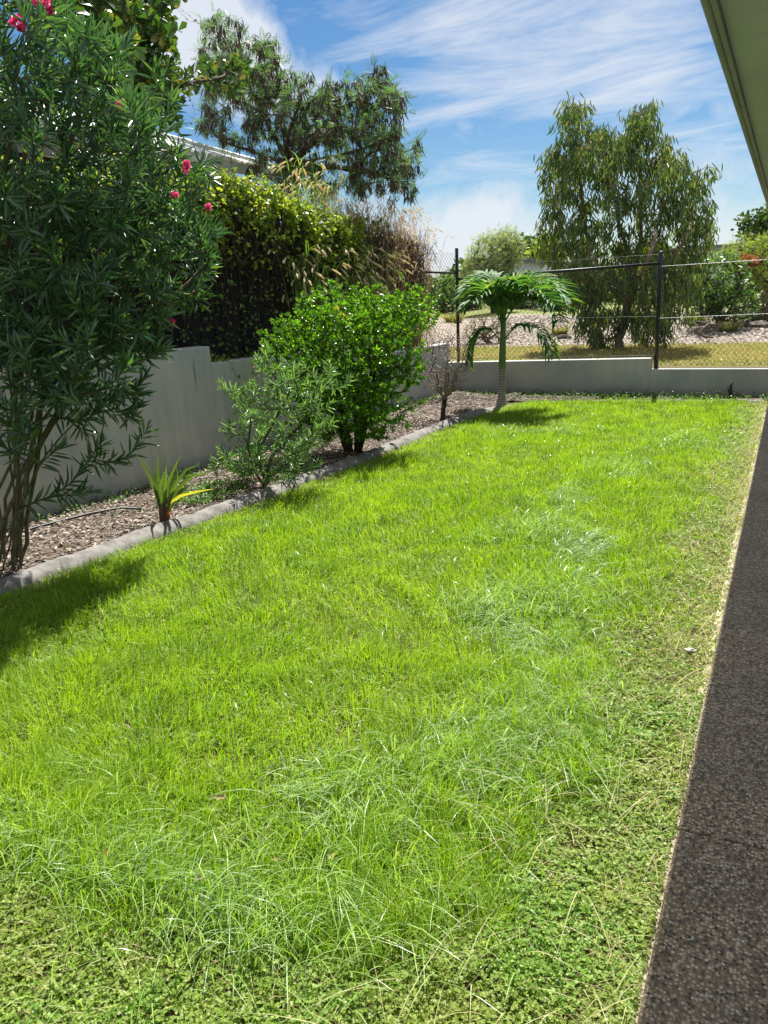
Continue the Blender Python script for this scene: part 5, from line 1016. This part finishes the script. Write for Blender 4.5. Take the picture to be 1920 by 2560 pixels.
# ------------------------------------------------------------------ neighbour house
nh_ = thing('neighbour_house', (-10.5, 12, 1.0), 'neighbouring house with pale corrugated roof behind the vine hedge', 'house')
L0 = atZ(530, 418, 3.75); L1 = atZ(690, 450, 3.75); d = nrm(L1-L0); Lm = L0-d*5.0
U1 = L1+np.array([-.75, -.05, .14]); U0 = Lm+np.array([-.75, -.05, .14]); U0 = atX(521, 396, L0[0]-.55) if False else U0
def quadplate(g, a, b_, c, d_, th=.03):
    P = np.array([a, b_, c, d_]); g.addm(np.vstack([P, P-[0, 0, th]]), [np.array([[0, 1, 2, 3], [7, 6, 5, 4], [0, 4, 5, 1], [1, 5, 6, 2], [2, 6, 7, 3], [3, 7, 4, 0]])])
# wide metal fascia
side = np.array([-d[1], d[0], 0])
g = G()
f0 = Lm+[0, 0, .16]; f1 = L1+[0, 0, .16]; quadplate(g, Lm+[0, 0, -.0], L1+[0, 0, -.0], f1+[-.02, 0, 0], f0+[-.02, 0, 0], .02); g.build('fascia', MT['gutter'], nh_, smooth=False)
g = G(); quadplate(g, Lm+[-.25, 0, -.06], L1+[-.25, -.2, -.06], L1+[-.25, -.2, -.16], Lm+[-.25, 0, -.16]); g.build('trim', MT['gutter'], nh_, smooth=False)
# corrugated roof with real ribs, hipped at the near corner
g = G(); nrib = 240; run = 4.2; pitch = .36; ln = np.linalg.norm(L1-Lm); u = np.linspace(0, ln, nrib)
top_cut = np.minimum(run, (ln-u)*1.0+.02)
V = []
for k_, uu in enumerate(u):
    zr = .018*math.sin(uu*2*math.pi/.17) if True else 0
    a_ = f0+d*uu+[0, 0, .02+zr]; V += [a_, a_+np.array([-1, 0, pitch])*top_cut[k_]]
i = np.arange(nrib-1)*2; g.add(V, np.stack([i, i+1, i+3, i+2], -1))
E1 = f1+[0, 0, .02]; hipt = E1+np.array([-1, 0, pitch])*run-d*run; g.add([E1, E1+np.array([-8.4, 0, 0]), hipt+np.array([0, 0, 0])], [[0, 2, 1]])
g.build('roof', MT['roofmetal'], nh_, smooth=False)
g = G(); tube(g, [E1+[0, 0, .03], hipt+[0, 0, .03]], .05, 6); g.build('ridge_cap', MT['gutter'], nh_)
g = G(); box(g, -15, L1[0]-1.0, Lm[1]-1, L1[1]-1.0, .8, 3.70); g.build('wall', MT['dark'], nh_, smooth=False)
g = G(); box(g, L1[0]-1.0, L1[0]-.94, 9.4, 10.6, 2.6, 3.4); g.build('blind', MT['tanwall'], nh_, smooth=False)
